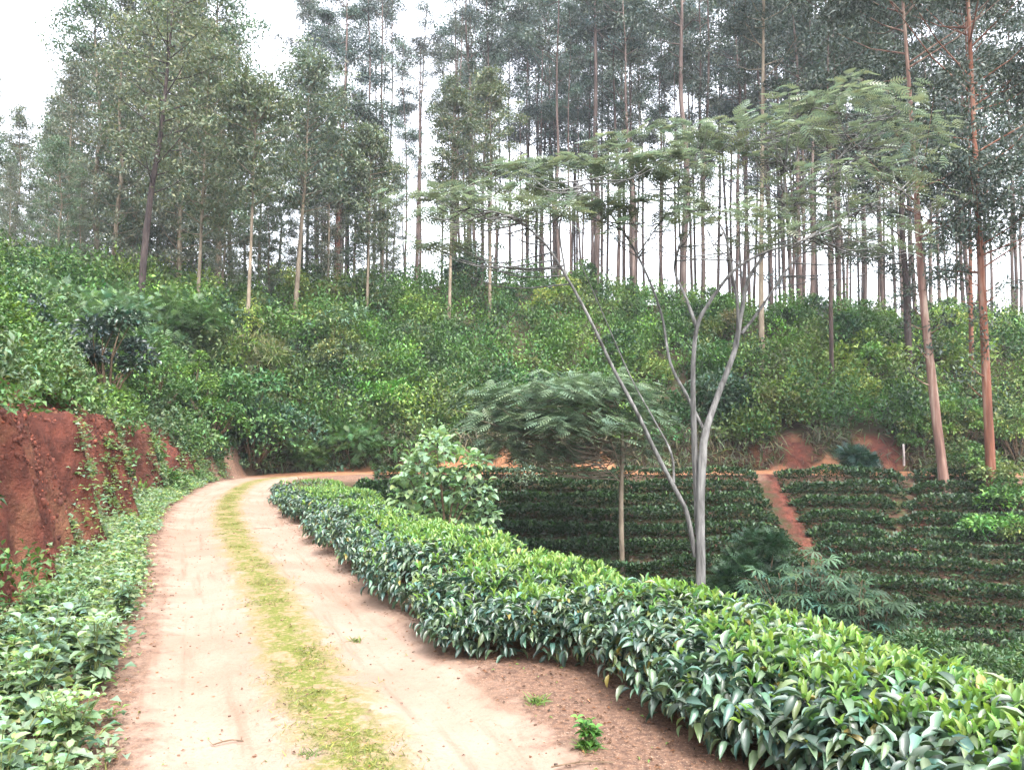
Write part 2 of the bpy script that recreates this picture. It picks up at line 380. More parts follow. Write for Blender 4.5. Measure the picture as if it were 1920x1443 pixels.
# ------------------------------------------------------------ terrain sheets
def axis(segs):
    out = []
    for a, b, st in segs: out.append(np.arange(a, b - 1e-6, st))
    return np.concatenate(out + [[segs[-1][1]]])
gx = axis([(-300, -60, 24), (-60, -30, 1.5), (-30, -12, 0.4), (-12, -2.4, 0.07), (-2.4, 4, 0.11), (4, 20, 0.25), (20, 60, 0.8), (60, 300, 24)])
gy = axis([(-240, -60, 30), (-60, -10, 3), (-10, 1.5, 0.5), (1.5, 28, 0.09), (28, 34, 0.15), (34, 60, 0.5), (60, 120, 3), (120, 300, 30)])
GX, GY = np.meshgrid(gx, gy); GZ, GD, GS, GW = terrain(GX, GY, full=True)
def bankmask():
    m = sstep(-0.12, 0.12, GW) * sstep(1.5, 1.05, GW) * (GD < 0) * sstep(24.8, 23.8, GS)
    gap = sstep(17.2, 18.0, GS) * sstep(22.2, 21.2, GS)     # vegetated re-entrant between the two bare faces
    m = m * (1 - 0.15 * gap)
    far = sstep(-0.1, 0.1, GW) * sstep(1.9, 1.1, GW) * (GD < 0) * (GS > 30) * np.maximum(np.exp(-((GX - 10.6) / 0.55) ** 2) * 1.3, np.maximum(np.exp(-((GX - 13.6) / 0.8) ** 2) * 1.4, 0.8 * np.exp(-((GX - 9.2) / 0.7) ** 2)))
    return np.clip(m + far, 0, 1)
GB = bankmask()
opn = np.clip(((GX > 7.85) & (GX < 8.75) & (GD > 1) & (GD < 8) & (GS > 30)) * 1.0, 0, 1)
pth = (np.exp(-((GX - (8.55 - 0.09 * (GD - 1.5))) / 0.2) ** 2) * (GD > 1) * (GD < 6.2) + np.exp(-((GX - (13.6 - 0.62 * (GD - 1.5))) / 0.18) ** 2) * (GD > 1) * (GD < 6)
       + np.exp(-((GX - (15.4 - 0.1 * (GD - 1.5))) / 0.25) ** 2) * (GD > 1) * (GD < 8)) * (GS > 30)
GB = np.clip(GB + 0.9 * np.clip(pth, 0, 1) * 1.2 + 0.12 * (GD > 1.4) * (GS > 30) * (GX > 5), 0, 1)
ny_, nx_ = GX.shape
vid = np.arange(ny_ * nx_).reshape(ny_, nx_)
quad = np.stack([vid[:-1, :-1], vid[:-1, 1:], vid[1:, 1:], vid[1:, :-1]], -1)
fd = (GD[:-1, :-1] + GD[1:, 1:]) / 2; fw = (GW[:-1, :-1] + GW[1:, 1:]) / 2; fs = (GS[:-1, :-1] + GS[1:, 1:]) / 2
cls = np.where(np.abs(fd) < 1.3, 0, np.where(fd > 0, 1, np.where((fw < 1.3) & (fs < 31) & (fs > -8), 2, 3)))
GV = np.c_[GX.ravel(), GY.ravel(), GZ.ravel()]; GA = np.c_[GD.ravel(), GB.ravel(), GS.ravel() / 100]
for k, nm, lb in ((0, 'dirt_road', 'pale sandy dirt track with a mossy strip between its wheel tracks'), (1, 'valley_slope', 'dark soil of the gully slope below the track'),
                  (2, 'earth_bank', 'bare red earth bank cut beside the track'), (3, 'hillside', 'steep hillside rising beyond the track')):
    q = quad[cls == k].reshape(-1, 4); used = np.unique(q); mp = np.zeros(GX.size, int); mp[used] = np.arange(len(used))
    g = Geo(); g.add(GV[used], mp[q]); o = g.build(nm, M_soil)
    a = o.data.color_attributes.new('road', 'FLOAT_COLOR', 'POINT'); a.data.foreach_set('color', np.c_[GA[used], np.ones(len(used))].astype(np.float32).ravel())
    tag(o, lb, kind='structure')
    o['category'] = nm.replace('_', ' ')

# ------------------------------------------------------------ foreground tea hedge
def hedge_points(s, ang, d0, wd, ht):
    """surface point and outward normal of the hedge; ang 0 = road side foot, 1 = far side foot"""
    nrm = np.c_[np.interp(s, S, RN[:, 0]), np.interp(s, S, RN[:, 1])]; c = np.c_[np.interp(s, S, RC[:, 0]), np.interp(s, S, RC[:, 1])]
    a = ang * math.pi
    lump = 1 + 0.26 * fbm(s * 1.7, ang * 2.5, 41, 4) * 2
    u = -np.cos(a); v = np.sin(a) ** 0.55
    dd = d0 + wd / 2 + u * wd / 2 * lump * (1 + 0.12 * np.sin(a)); hz = v * ht * lump
    xy = c + nrm * dd[:, None]
    out = np.c_[nrm * u[:, None], np.maximum(0.15, np.sin(a)) ** 1.5 * 1.1]
    return xy, hz, unit(out)
def tea_hedge():
    root = empty('tea_hedge', (RC[np.argmin(abs(S - 5)), 0] + 2.4, 4.6, 0), 'glossy dark green tea hedge with bright new shoots along the right side of the track', 'hedge')
    ox = np.array(root.location)
    L, Y_, B = Geo(), Geo(), Geo()
    smax = 19.6
    n = 10500
    s = np.where(rng.random(n) < 0.62, rng.uniform(0.5, 9.5, n), rng.uniform(9, smax, n))
    ang = rng.random(n) ** 0.85 * 0.9 + 0.02
    near = sstep(7.5, 3.5, s)
    d0 = 1.0 + 0.70 * sstep(5.3, 4.3, s) + 0.10 * (vnoise(s * 0.8, s * 0, 9) - 0.5); d1 = 2.34 + 0.45 * near
    xy, hz, nm = hedge_points(s, ang, d0, d1 - d0, 0.41 - 0.17 * sstep(10, 18, s) - 0.05 * sstep(4.5, 2.5, s) + 0.04 * np.sin(s))
    endt = sstep(smax + 0.1, smax - 0.7, s)
    base = np.minimum(terrain(xy[:, 0], xy[:, 1], fine=False), 0.0) * 0.3
    dep = rng.random(n) ** 2 * 0.13
    pos = np.c_[xy, base + np.maximum(0.03, hz * (0.35 + 0.65 * endt))] - nm * dep[:, None]
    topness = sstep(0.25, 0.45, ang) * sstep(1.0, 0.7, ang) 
    # shoots: whorls of leaves round an axis
    ax = unit(nm + [0, 0, 0.45] + 0.35 * rng.normal(size=(n, 3)))
    K = 6
    far = s > 10
    for k in range(K):
        ph = k * 2.4 + rng.uniform(0, 6.28, n)
        t1 = unit(np.cross(ax, rdir(n))); t2 = np.cross(ax, t1)
        rad = t1 * np.cos(ph)[:, None] + t2 * np.sin(ph)[:, None]
        d = unit(rad + ax * rng.uniform(-0.1, 0.7, n)[:, None] - [0, 0, 0.22])
        p = pos + ax * (0.03 * k - 0.07)
        sz = rng.uniform(0.05, 0.105, n) * (1 + 0.22 * sstep(4.8, 3.0, s))
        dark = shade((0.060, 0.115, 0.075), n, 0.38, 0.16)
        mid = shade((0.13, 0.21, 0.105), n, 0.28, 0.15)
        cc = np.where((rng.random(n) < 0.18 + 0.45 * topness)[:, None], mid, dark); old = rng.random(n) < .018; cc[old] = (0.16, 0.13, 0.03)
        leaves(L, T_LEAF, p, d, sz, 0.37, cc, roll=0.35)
    # new growth
    m = (rng.random(n) < 0.05 + (0.15 + 0.65 * sstep(.35, .65, vnoise(s * 2.1, ang * 9, 91))) * topness)
    for k in range(4):
        q = np.where(m)[0]; nn = len(q)
        a2 = unit(ax[q] * 0.7 + [0, 0, 1.0] + 0.2 * rng.normal(size=(nn, 3)))
        d = unit(a2 + rdir(nn, -0.2, 0.3) * (0.25 + 0.22 * (3 - k)))
        p = pos[q] + a2 * (rng.random((nn, 1)) * 0.05 * 0 + 0.028 + 0.02 * k + dep[q][:, None]); p0 = pos[q]
        leaves(Y_, T_LEAF, p, d, rng.uniform(0.045, 0.10, nn) * (1 - 0.10 * k), 0.38, shade((0.23, 0.37, 0.10) if k > 1 else (0.15, 0.29, 0.09), nn, 0.22, 0.12), roll=0.3)
    # woody branches inside
    for i in range(420):
        si = rng.uniform(0.8, smax - .3, 1); d0i = 1.25 + 0.65 * sstep(5.7, 4.6, si); xy0, _, _ = hedge_points(si, np.array([rng.uniform(.35, .65)]), d0i, 0.8 + 0 * si, 0.5)
        b0 = np.r_[xy0[0], 0.0 + min(0, Z1(*xy0[0])) - 0.05]
        e = b0 + [rng.uniform(-.32, .32), rng.uniform(-.32, .32), rng.uniform(0.3, 0.5)]
        mid_ = (b0 + e) / 2 + rng.normal(0, 0.04, 3)
        tube(B, [b0, mid_, e], [0.010, 0.007, 0.003], 4)
    for gg in (L, Y_, B): gg.v = [x - ox for x in gg.v]
    L.build('leaves', M_tea, root); tag(Y_.build('new_shoots', M_shoot, root), 'bright yellow-green new shoots'); B.build('branches', B_twig, root)
tea_hedge()

# ------------------------------------------------------------ tea rows across the gully
ORD = ['first', 'second', 'third', 'fourth', 'fifth', 'sixth', 'seventh', 'eighth', 'ninth', 'tenth', 'eleventh', 'twelfth', 'thirteenth', 'fourteenth']
def tea_row(d0, x0, x1, label, sel, dens=1.0):
    idx = np.where(sel & (RC[:, 0] + RN[:, 0] * d0 > x0) & (RC[:, 0] + RN[:, 0] * d0 < x1))[0]
    if len(idx) < 8: return None
    n = int(len(idx) * 0.12 * 520 * dens)
    jf = rng.uniform(idx[0], idx[-1], n); j = jf.astype(int)
    a = rng.uniform(0.02, 0.98, n) * math.pi
    lump = 1 + 0.30 * fbm(S[j] * 1.1, a * 0.7, int(d0 * 10) + 60) * 1.6
    gapm = vnoise(S[j] * 0.7, S[j] * 0 + d0, 77) > 0.12
    edge = np.minimum(1, np.minimum(jf - idx[0], idx[-1] - jf) / 4)
    dd = d0 - np.cos(a) * 0.31 * lump; h = (np.sin(a) ** 0.6) * 0.36 * lump * (0.4 + 0.6 * edge)
    xy = rpt(S[j] + rng.uniform(-.06, .06, n), dd)
    dt, _ = roadsd(xy[:, 0], xy[:, 1]); ok = (np.abs(dt - dd) < 0.25) 
    xy = xy[ok]; h = h[ok]; a = a[ok]; jn = RN[j][ok]; n = len(xy)
    if n < 150: return None
    z = terrain(xy[:, 0], xy[:, 1]) + h - rng.random(n) ** 2 * 0.12
    nm = unit(np.c_[-jn * np.cos(a)[:, None], np.sin(a)])
    g = Geo(); pos = np.c_[xy, z]
    org = pos.mean(0); org[2] = z.min(); 
    d = unit(nm + 0.9 * rdir(n, -0.6, 0.8))
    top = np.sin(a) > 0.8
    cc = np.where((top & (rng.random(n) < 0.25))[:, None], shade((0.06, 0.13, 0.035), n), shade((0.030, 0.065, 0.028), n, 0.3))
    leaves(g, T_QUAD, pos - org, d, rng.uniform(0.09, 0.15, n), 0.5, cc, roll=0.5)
    o = g.build('tea_row', M_teafar); o.location = org
    tag(o, label, 'tea row', 'tea rows on the slope across the gully')
    return o
FAR = (S > 27) & (RC[:, 0] < 26)
for k in range(12):
    d0 = 1.95 + 0.88 * k
    tea_row(d0, -4.5, 8.28 - 0.09 * d0 + .13 * (k > 4), f'long dark tea row left of the bare red footpath, {ORD[k]} down from the track', FAR)
    g2 = 13.0 - 0.62 * (d0 - 1.5) if d0 < 5.5 else 9.9
    if d0 < 5.6:
        tea_row(d0, 8.78 - 0.09 * d0, g2, f'short tea row just right of the bare red footpath, {ORD[k]} down from the track', FAR)
        tea_row(d0, g2 + 0.12, 15.0, f'short tea row on the right beside the second bare soil gap, {ORD[k]} down', FAR)
    else:
        tea_row(d0, 8.78 - 0.09 * d0, 22.0, f'tea row low on the right of the gully, {ORD[k]} down from the track', FAR)
BEND = (S > 25.0) & (S < 33)
for k in range(2):
    o = tea_row(3.0 + 0.9 * k, -6.6, -2.4, f'tea row curving inside the bend of the track, {("nearest", "second nearest")[k]} to the track', BEND, 1.0)

# ------------------------------------------------------------ generic shrubs
def bush_geo(h, r, nblob, nleaf, tmpl, size, width, palette, pj=0.25, flat=1.0, droop=0.1, base=0.15, roll=0.5, stems=True):
    L, B = Geo(), Geo()
    for i in range(nblob):
        a = rng.uniform(0, 6.283); rr = r * rng.random() ** .4 * 0.85
        hz = base * h + (h - base * h) * rng.uniform(0.0, 0.85) * (1 - 0.4 * (rr / r) ** 2)
        c = np.array([rr * math.cos(a), rr * math.sin(a), hz]); br = r * rng.uniform(0.20, 0.46)
        k = max(6, nleaf // nblob); dr = rdir(k, -0.35, 1.0)
        p = c + dr * br * rng.uniform(0.6, 1.08, (k, 1)) * [1, 1, flat * 0.8]
        d = unit(dr + 0.6 * rng.normal(size=(k, 3)) - [0, 0, droop])
        pc = np.asarray(palette[rng.integers(len(palette))])
        leaves(L, tmpl, p, d, rng.uniform(0.65, 1.25, k) * size, width, shade(pc, k, pj), roll=roll)
        if stems:
            m_ = c * [0.45, 0.45, 0.5] + rng.normal(0, 0.04 * h, 3)
            tube(B, [(c[0] * .08, c[1] * .08, -0.1), m_, c], [0.022 * h / 1.5, 0.014 * h / 1.5, 0.005], 5)
    return L, B
def bush(name, loc, label, cat, h, r, nblob, nleaf, tmpl, size, width, palette, mat=None, group=None, **kw):
    L, B = bush_geo(h, r, nblob, nleaf, tmpl, size, width, palette, **kw)
    root = empty(name, loc, label, cat, group); L.build('foliage', mat or M_bush, root); B.build('stems', B_twig, root)
    return root
G_BR = (0.13, 0.25, 0.055); G_MD = (0.085, 0.175, 0.055); G_DK = (0.04, 0.09, 0.04); G_OL = (0.15, 0.19, 0.06); G_BN = (0.16, 0.145, 0.075); G_YL = (0.22, 0.30, 0.07)
G_BL = (0.06, 0.12, 0.075); G_GY = (0.11, 0.175, 0.09)

# scrub that clothes the far hillside: uncountable mass
def scrub():
    g = Geo(); n = 2300
    X = rng.uniform(-30, 44, n); Y = 28.6 + (rng.random(n) ** 1.25) * 25
    d, s = roadsd(X, Y); keep = (d < -1.75) & (X > -0.72 * Y - 2) & (X < 0.72 * Y + 2)
    bare = ((np.abs(X - 10.6) < 0.7) | (np.abs(X - 13.6) < 0.9)) & (d > -2.5)
    keep &= ~bare
    X, Y, d = X[keep], Y[keep], d[keep]; Zt = terrain(X, Y)
    pal = [(0.085, 0.20, 0.035), (0.11, 0.22, 0.045), (0.06, 0.15, 0.035), (0.07, 0.16, 0.04), (0.035, 0.095, 0.035), (0.11, 0.19, 0.045), (0.10, 0.15, 0.05), (0.15, 0.25, 0.05)]
    for x, y, z in zip(X, Y, Zt):
        r = rng.uniform(0.35, 0.85); h = rng.uniform(0.9, 2.1); k = int(210 * r * (1.25 if y < 36 else 1))
        pr = (vnoise(np.array([x * .3]), np.array([y * .3]), 5)[0] * 7.99 + rng.uniform(-1.5, 1.5)) % 8
        pc = np.array(pal[int(pr)]) * 0.92 * math.exp(rng.normal(0, .32))
        if rng.random() < .22: r *= 1.5; h *= 1.15; k = int(k * 1.9)
        dr = rdir(k, -0.2, 1.0)
        p = np.array([x, y, z + h * 0.35]) + dr * [r, r, h * 0.65] * rng.uniform(0.55, 1.05, (k, 1)) * (1 + 0.25 * np.sin(dr[:, :1] * 9 + dr[:, 1:2] * 7))
        leaves(g, T_QUAD, p, unit(dr * 0.5 + [0, 0, 0.35] + 0.8 * rng.normal(size=(k, 3))), rng.uniform(0.12, 0.23, k), 0.45, shade(pc, k, 0.22), roll=0.6)
    tag(g.build('undergrowth', M_bush), 'dense mixed green scrub covering the far hillside under the trees', 'undergrowth', kind='stuff')
scrub()

def fringe():
    g = Geo(); n = 9000
    idx = np.where((S > 27) & (RC[:, 0] < 30))[0]; j = rng.choice(idx, n); o = 1.25 + rng.random(n) * 1.3
    xy = rpt(S[j] + rng.uniform(-.06, .06, n), -o); X_ = xy[:, 0]
    bare = (np.abs(X_ - 10.6) < .5) | (np.abs(X_ - 13.6) < .75); keep = ~(bare & (rng.random(n) < .95)); xy, o = xy[keep], o[keep]; n = len(xy)
    z = terrain(xy[:, 0], xy[:, 1]) + rng.random(n) * .5 + .1 * (o - 1.2)
    a = rng.uniform(0, 6.283, n); pick = rng.integers(0, 3, n)
    cc = np.array([(0.10, 0.085, 0.05), (0.055, 0.085, 0.04), (0.05, 0.05, 0.035)])[pick] * np.exp(rng.normal(0, .3, (n, 1)))
    leaves(g, T_BLADE, np.c_[xy, z], np.c_[np.cos(a) * .5, np.sin(a) * .5 - .3, rng.uniform(-1.0, .35, n)], rng.uniform(.25, .6, n), .10, cc, roll=.5)
    tag(g.build('bank_grass', M_grass), 'dry hanging grass and roots along the shaded cut of the far bank', 'bank grass', kind='stuff')
fringe()

# low scrub on the left bank
def bank_scrub():
    g = Geo(); n = 3400
    sI = rng.uniform(3, 33, n); o = 1.15 + rng.random(n) ** 0.8 * 11
    xy = rpt(sI, -o)
    z, d, s, wb = terrain(xy[:, 0], xy[:, 1], full=True)
    keep = (wb > 0.95) & (xy[:, 1] > 3) & (xy[:, 0] > -0.75 * xy[:, 1] - 2)
    reen = (wb > -0.1) & (((s > 17.2) & (s < 22)) | (s > 24.3) | ((s > 21.5) & (rng.random(n) < .35))); keep |= reen
    tuft = (wb > 0.1) & (rng.random(n) < 0.30); keep |= tuft & (xy[:, 1] > 4)
    for (x, y), zz, q in zip(xy[keep], z[keep], wb[keep]):
        small = q < 0.95 and rng.random() < .8
        r = rng.uniform(0.14, 0.3) if small else rng.uniform(0.3, 0.65); h = r * rng.uniform(0.8, 1.5)
        lf = 0.05 + 0.004 * y; k = int(min(420, 0.9 * 4 * r * r / (lf * lf * 0.35)) + 30)
        dr = rdir(k, -0.3, 1.0); pc = np.array([G_BR, G_MD, G_MD, G_GY, G_DK, G_BL][int(vnoise(np.array([x * .6]), np.array([y * .6]), 15)[0] * 4 + rng.uniform(0, 1.9))])
        p = np.array([x, y, zz + h * 0.2]) + dr * [r, r, h * 0.8] * rng.uniform(0.5, 1.05, (k, 1))
        leaves(g, T_LEAF2, p, unit(dr * 0.6 + [0, 0, 0.2] + 0.7 * rng.normal(size=(k, 3))), rng.uniform(0.7, 1.3, k) * lf, 0.5, shade(pc, k, 0.28), roll=0.5)
    tag(g.build('bank_undergrowth', M_bush), 'low leafy scrub covering the top of the left earth bank', 'undergrowth', kind='stuff')
bank_scrub()

# weeds in the drain strip between track and bank
def weeds():
    g = Geo(); n = 4300
    sI = rng.uniform(2.0, 25.5, n)
    inner = 1.10 + 0.0 * sstep(11, 5, sI); outer = 1.15 + 0.42 + 0.14 * sstep(20, 6, sI) + 0.25
    o = inner + (rng.random(n) ** 0.8) * (outer - inner) + 0.12 * (vnoise(sI * 1.2, sI * 0, 31) - 0.5)
    xy = rpt(sI, -o); z = terrain(xy[:, 0], xy[:, 1])
    edge = sstep(0, 0.35, o - inner)
    for (x, y), zz, e in zip(xy, z, edge):
        if y < 5.4 and rng.random() < 0.45: continue
        if rng.random() > 0.35 + 0.65 * e: continue
        h = rng.uniform(0.07, 0.26) * (0.45 + 0.55 * e); k = rng.integers(6, 15)
        t = rng.random(k); a = rng.uniform(0, 6.283, k)
        p = np.array([x, y, zz]) + np.c_[rng.normal(0, 0.05, (k, 2)), t * h + 0.01]
        d = np.c_[np.cos(a), np.sin(a), rng.uniform(-0.15, 0.55, k)]
        pc = np.array([(0.19, 0.30, 0.16), (0.16, 0.26, 0.15), (0.22, 0.35, 0.13), (0.24, 0.31, 0.21)][rng.integers(4)])
        leaves(g, T_LEAF2, p, d, rng.uniform(0.035, 0.075, k) * (1 + 0.02 * y), 0.6, shade(pc, k, 0.22), roll=0.3)
    tag(g.build('drain_weeds', M_weed), 'pale green weeds filling the drain between the track and the red bank', 'weeds', kind='stuff')
weeds()

def herb_plant(h, nst, lf, pc):
    L, B = Geo(), Geo()
    for i in range(nst):
        a = rng.uniform(0, 6.283); ln = rng.uniform(0.05, 0.35) * h; hh = h * rng.uniform(0.65, 1.0)
        pts = spline([(0, 0, -0.03), (ln * .3 * math.cos(a), ln * .3 * math.sin(a), hh * .5), (ln * math.cos(a), ln * math.sin(a), hh)])
        tube(B, pts, np.linspace(0.006, 0.0025, len(pts)), 5)
        m = 7
        for k in range(m):
            t = 0.25 + 0.75 * k / (m - 1); q = pts[min(len(pts) - 1, int(t * (len(pts) - 1)))]; b = k * 1.57 + rng.uniform(-.3, .3)
            aa = np.array([b, b + math.pi]); d = np.c_[np.cos(aa), np.sin(aa), np.full(2, 0.05 + 0.5 * (t > 0.85)) + rng.normal(0, .12, 2)]
            leaves(L, T_LEAF, np.repeat(q[None], 2, 0), d, lf * rng.uniform(0.7, 1.15, 2) * (1.05 - 0.45 * t * t), 0.62, shade(np.array(pc) * (1.5 if t > .9 else 1), 2, 0.15, 0.08), roll=0.25)
    return L, B
def herbs():
    KIND = ['tall large-leaved', 'bushy many-stemmed', 'tallest broad-leaved', 'short small-leaved']
    protos = []
    for i, (h, ns, lf, pc) in enumerate([(0.40, 7, 0.105, (0.18, 0.27, 0.17)), (0.34, 7, 0.085, (0.19, 0.31, 0.15)), (0.46, 6, 0.115, (0.16, 0.25, 0.17)), (0.28, 5, 0.075, (0.22, 0.35, 0.12))]):
        protos.append(herb_plant(h, ns, lf, pc))
    made = [None] * 4
    k = 0
    for i in range(400):
        if k >= 62: break
        si = rng.uniform(2.6, 8.2); j = np.searchsorted(S, si); o = rng.uniform(1.18, 1.95)
        x, y = RC[j] - RN[j] * o
        if x < -0.70 * y - 0.4: continue
        t = int(rng.integers(4)); z = Z1(x, y); scl = rng.uniform(0.75, 1.15)
        if si > 6 : scl *= 0.7
        lab = f'{KIND[t]} green weed among its like at the left verge of the track'
        grp = f'{KIND[t]} weeds on the left verge'
        if made[t] is None:
            r = empty('weed_plant', (x, y, z), lab, 'weed', grp); protos[t][0].build('leaves', M_weed, r); protos[t][1].build('stems', B_green, r)
            r.scale = (scl,) * 3; made[t] = r
        else: copy_thing(made[t], (x, y, z), rng.uniform(0, 6.28), scl, lab, grp)
        k += 1
herbs()

# ------------------------------------------------------------ named shrubs
def at(px, py, Y=None):
    if Y is None: return ray(px, py)
    q = P(px, py, Y); return q[0], q[1], Z1(q[0], q[1])
x, y, z = at(838, 990, 12.2)
PALE = [(0.30, 0.44, 0.27), (0.22, 0.35, 0.20), (0.33, 0.48, 0.25)]
hh = CH + (HY - 812) / F * 12.2 - z
def pale_bush():
    root = empty('pale_bush', (x, y, z), 'pale green large-leaved bush standing behind the tea hedge', 'bush'); L, B = Geo(), Geo()
    for (px, py, rr) in [(820, 850, 42), (790, 880, 38), (860, 880, 42), (890, 870, 26), (830, 925, 52), (775, 935, 38), (885, 930, 44), (905, 965, 28), (765, 895, 22), (815, 830, 26), (840, 985, 55), (780, 985, 40), (890, 1000, 40), (830, 1040, 60)]:
        k = int(rr * 2.3); c = P(px, py, 12.2 + rng.uniform(-.3, .3)) - [x, y, z]; q = rr / F * 12.2; dr = rdir(k, -0.3, 1)
        p = c + dr * q * rng.uniform(0.5, 1.05, (k, 1)); leaves(L, T_LEAF, p, unit(dr + [0, -0.2, -0.35] + 0.4 * rng.normal(size=(k, 3))), rng.uniform(0.07, 0.155, k), 0.72, shade(PALE[rng.integers(3)], k, 0.2, 0.08), roll=0.3)
        tube(B, spline([(0, 0, -0.1), c * [.4, .4, .5], c]), np.linspace(0.025, 0.006, 11), 5)
    L.build('foliage', M_weed, root); B.build('stems', B_twig, root)
pale_bush()
# slender sapling by the far track
x, y, z = at(975, 900, 24.5)
root = empty('sapling', (x, y, z), 'slender young tree with small dark leaves at the edge of the far track', 'young tree'); L, B = Geo(), Geo()
tube(B, [(0, 0, -.1), (0.02, 0, .7), (-0.02, 0, 1.6)], [.022, .016, .006], 6)
for t in np.linspace(0.3, 1, 11):
    for _ in range(3):
        a = rng.uniform(0, 6.28); ln = 0.52 * (1.15 - t) + 0.08; e = np.array([ln * math.cos(a), ln * math.sin(a), 1.6 * t + .12]); tube(B, [(0, 0, 1.6 * t - .05), e], [.007, .003], 4)
        k = 26; p = np.linspace(0.3, 1, k)[:, None] * (e - [0, 0, 1.6 * t - .05]) + [0, 0, 1.6 * t - .05] + rng.normal(0, .05, (k, 3)); leaves(L, T_LEAF2, p, rdir(k, -.5, .7), rng.uniform(.06, .12, k), .5, shade((0.22, 0.31, 0.22), k), roll=.5)
L.build('foliage', M_bush, root); B.build('trunk', B_twig, root)
# cassava-like shrub in the gully
def palmate(px, py_top, Y, rpx, label, seedn=260):
    x, y, z = at(px, py_top, Y); top = P(px, py_top, Y)[2]; h = top - z; r = rpx / F * Y
    root = empty('palmate_shrub', (x, y, z), label, 'shrub'); L, B = Geo(), Geo()
    for i in range(26):
        a = rng.uniform(0, 6.28); rr = r * math.sqrt(rng.random()); e = np.array([rr * math.cos(a), rr * math.sin(a), h * (rng.uniform(0.5, 1.0) - 0.12 * (rr / r) ** 2)])
        pts = spline([(e[0] * .1, e[1] * .1, -.1), e * [.55, .55, .5], e]); tube(B, pts, np.linspace(.02, .008, len(pts)), 5)
        k = 15; dr = rdir(k, -0.2, .9); st = e - [0, 0, 1] * rng.random((k, 1)) * 0.5; en = st + dr * rng.uniform(.12, .30, (k, 1))
        for q0, q1 in zip(st[::2], en[::2]): tube(B, [q0, q1], [.004, .003], 3)
        leaves(L, T_PALM, en, unit(dr * [1, 1, .3] - [0, 0, .35]), rng.uniform(.15, .25, k), 1.0, shade((0.060, 0.115, 0.06), k, .22), roll=.35)
    L.build('foliage', M_bush, root); B.build('stems', B_twig, root)
palmate(1500, 1030, 12.0, 105, 'dark shrub with finger-like leaves rising behind the hedge right of the grey tree')
palmate(1605, 1062, 11.6, 80, 'lower finger-leaved shrub to the right of the larger one behind the hedge')
x, y, z = at(1405, 950, 15.5)
bush('dark_bush', (x, y, z), 'dark rounded fine-leaved bush in the gully right of the grey trunk', 'bush', P(0, 940, 15.5)[2] - z, 0.75, 22, 5200, T_FROND, 0.2, 1.0, [(0.03, 0.07, 0.035), (0.04, 0.09, 0.042)], flat=1.1, base=0.0)
x, y, z = at(1840, 1150, 9.3)
bush('green_bush', (x, y, z), 'bright soft green bush low at the right edge behind the hedge', 'bush', P(0, 1150, 9.3)[2] - z, 1.0, 30, 7000, T_LEAF2, 0.085, 0.45, [(0.075, 0.13, 0.05), (0.05, 0.10, 0.04)], flat=1.0)
x, y, z = at(1730, 1200, 8.6)
bush('green_bush', (x, y, z), 'smaller soft green bush left of the bright one behind the hedge', 'bush', P(0, 1185, 8.6)[2] - z, 0.65, 20, 4000, T_LEAF2, 0.08, 0.45, [(0.06, 0.115, 0.045)], flat=1.0)
x, y, z = at(1604, 880, 26.2)
bush('fern_bush', (x, y, 0), 'dark blue-green ferny bush at the foot of the bank between two red soil scars', 'bush', 1.05, 0.6, 10, 900, T_FROND, 0.28, 1.0, [(0.035, 0.085, 0.06)])
# shrubs on the left bank: px, py of the foot, size, kind, label
def placed(px, py, Y, wpx, hpx, label, tmpl, lf, wd, pal, mat=None, n=2200, name='bank_shrub', flat=1.0, pj=0.25, droop=.1, sink=0.1):
    q = ray(px, py); z = q[2]; Y = q[1]; h = max(0.5, hpx / F * Y + sink)
    return bush(name, (q[0], q[1], z - sink), label, 'shrub', h, wpx / 2 / F * Y / 0.95, 18, n, tmpl, lf, wd, pal, mat, 'shrubs on the left bank', flat=flat, pj=pj, droop=droop)
placed(475, 872, 24.3, 210, 190, 'large rich green bush overhanging the outside of the bend', T_LEAF2, .17, .55, [G_MD, G_BL, (0.05, 0.14, 0.045)], n=4200)
placed(395, 820, 23.2, 130, 150, 'mid green bush above the low red bank at the bend', T_LEAF2, .15, .5, [G_MD, G_BR])
placed(365, 775, 20.5, 100, 130, 'rounded bright green shrub midway along the left bank', T_LEAF2, .12, .5, [(0.10, 0.22, 0.035), G_BR], n=2600)
placed(285, 770, 18.0, 150, 150, 'green leafy shrub beside the dark glossy one on the left bank', T_LEAF2, .12, .5, [G_MD, G_BR, G_BL], n=3000)
placed(200, 745, 14.2, 150, 190, 'darkest glossy-leaved shrub above the first red bank', T_LEAF, .13, .5, [(0.045, 0.08, 0.065), (0.035, 0.06, 0.055), (0.04, 0.085, 0.05)], M_gloss, 2400)
placed(35, 650, 11.5, 130, 110, 'dark bluish glossy shrub at the left edge of the picture', T_LEAF, .10, .5, [(0.045, 0.075, 0.07), (0.04, 0.085, 0.055)], M_gloss, 1400)
placed(150, 640, 15.0, 200, 110, 'grey-green feathery shrub high on the left bank', T_FROND, .26, 1.0, [(0.10, 0.17, 0.09), (0.12, 0.20, 0.08)], n=1500)
placed(250, 600, 19.0, 140, 60, 'soft pale fern-like shrub on the shoulder of the left bank', T_FROND, .30, 1.0, [(0.10, 0.17, 0.07)], n=900)
placed(60, 540, 13.5, 170, 70, 'bright yellow-green shrub on the crest of the left bank', T_LEAF2, .10, .45, [(0.14, 0.24, 0.06), (0.11, 0.2, 0.05)], n=2400)
placed(320, 640, 24.0, 160, 75, 'feathery green shrub on the bank below the dark leaning trunk', T_FROND, .34, 1.0, [(0.07, 0.15, 0.05), (0.06, 0.13, 0.05)], n=1200)
placed(385, 640, 27.0, 90, 60, 'rounded green bush right of the dark leaning trunk', T_LEAF2, .16, .5, [G_MD, G_BR], n=1500)
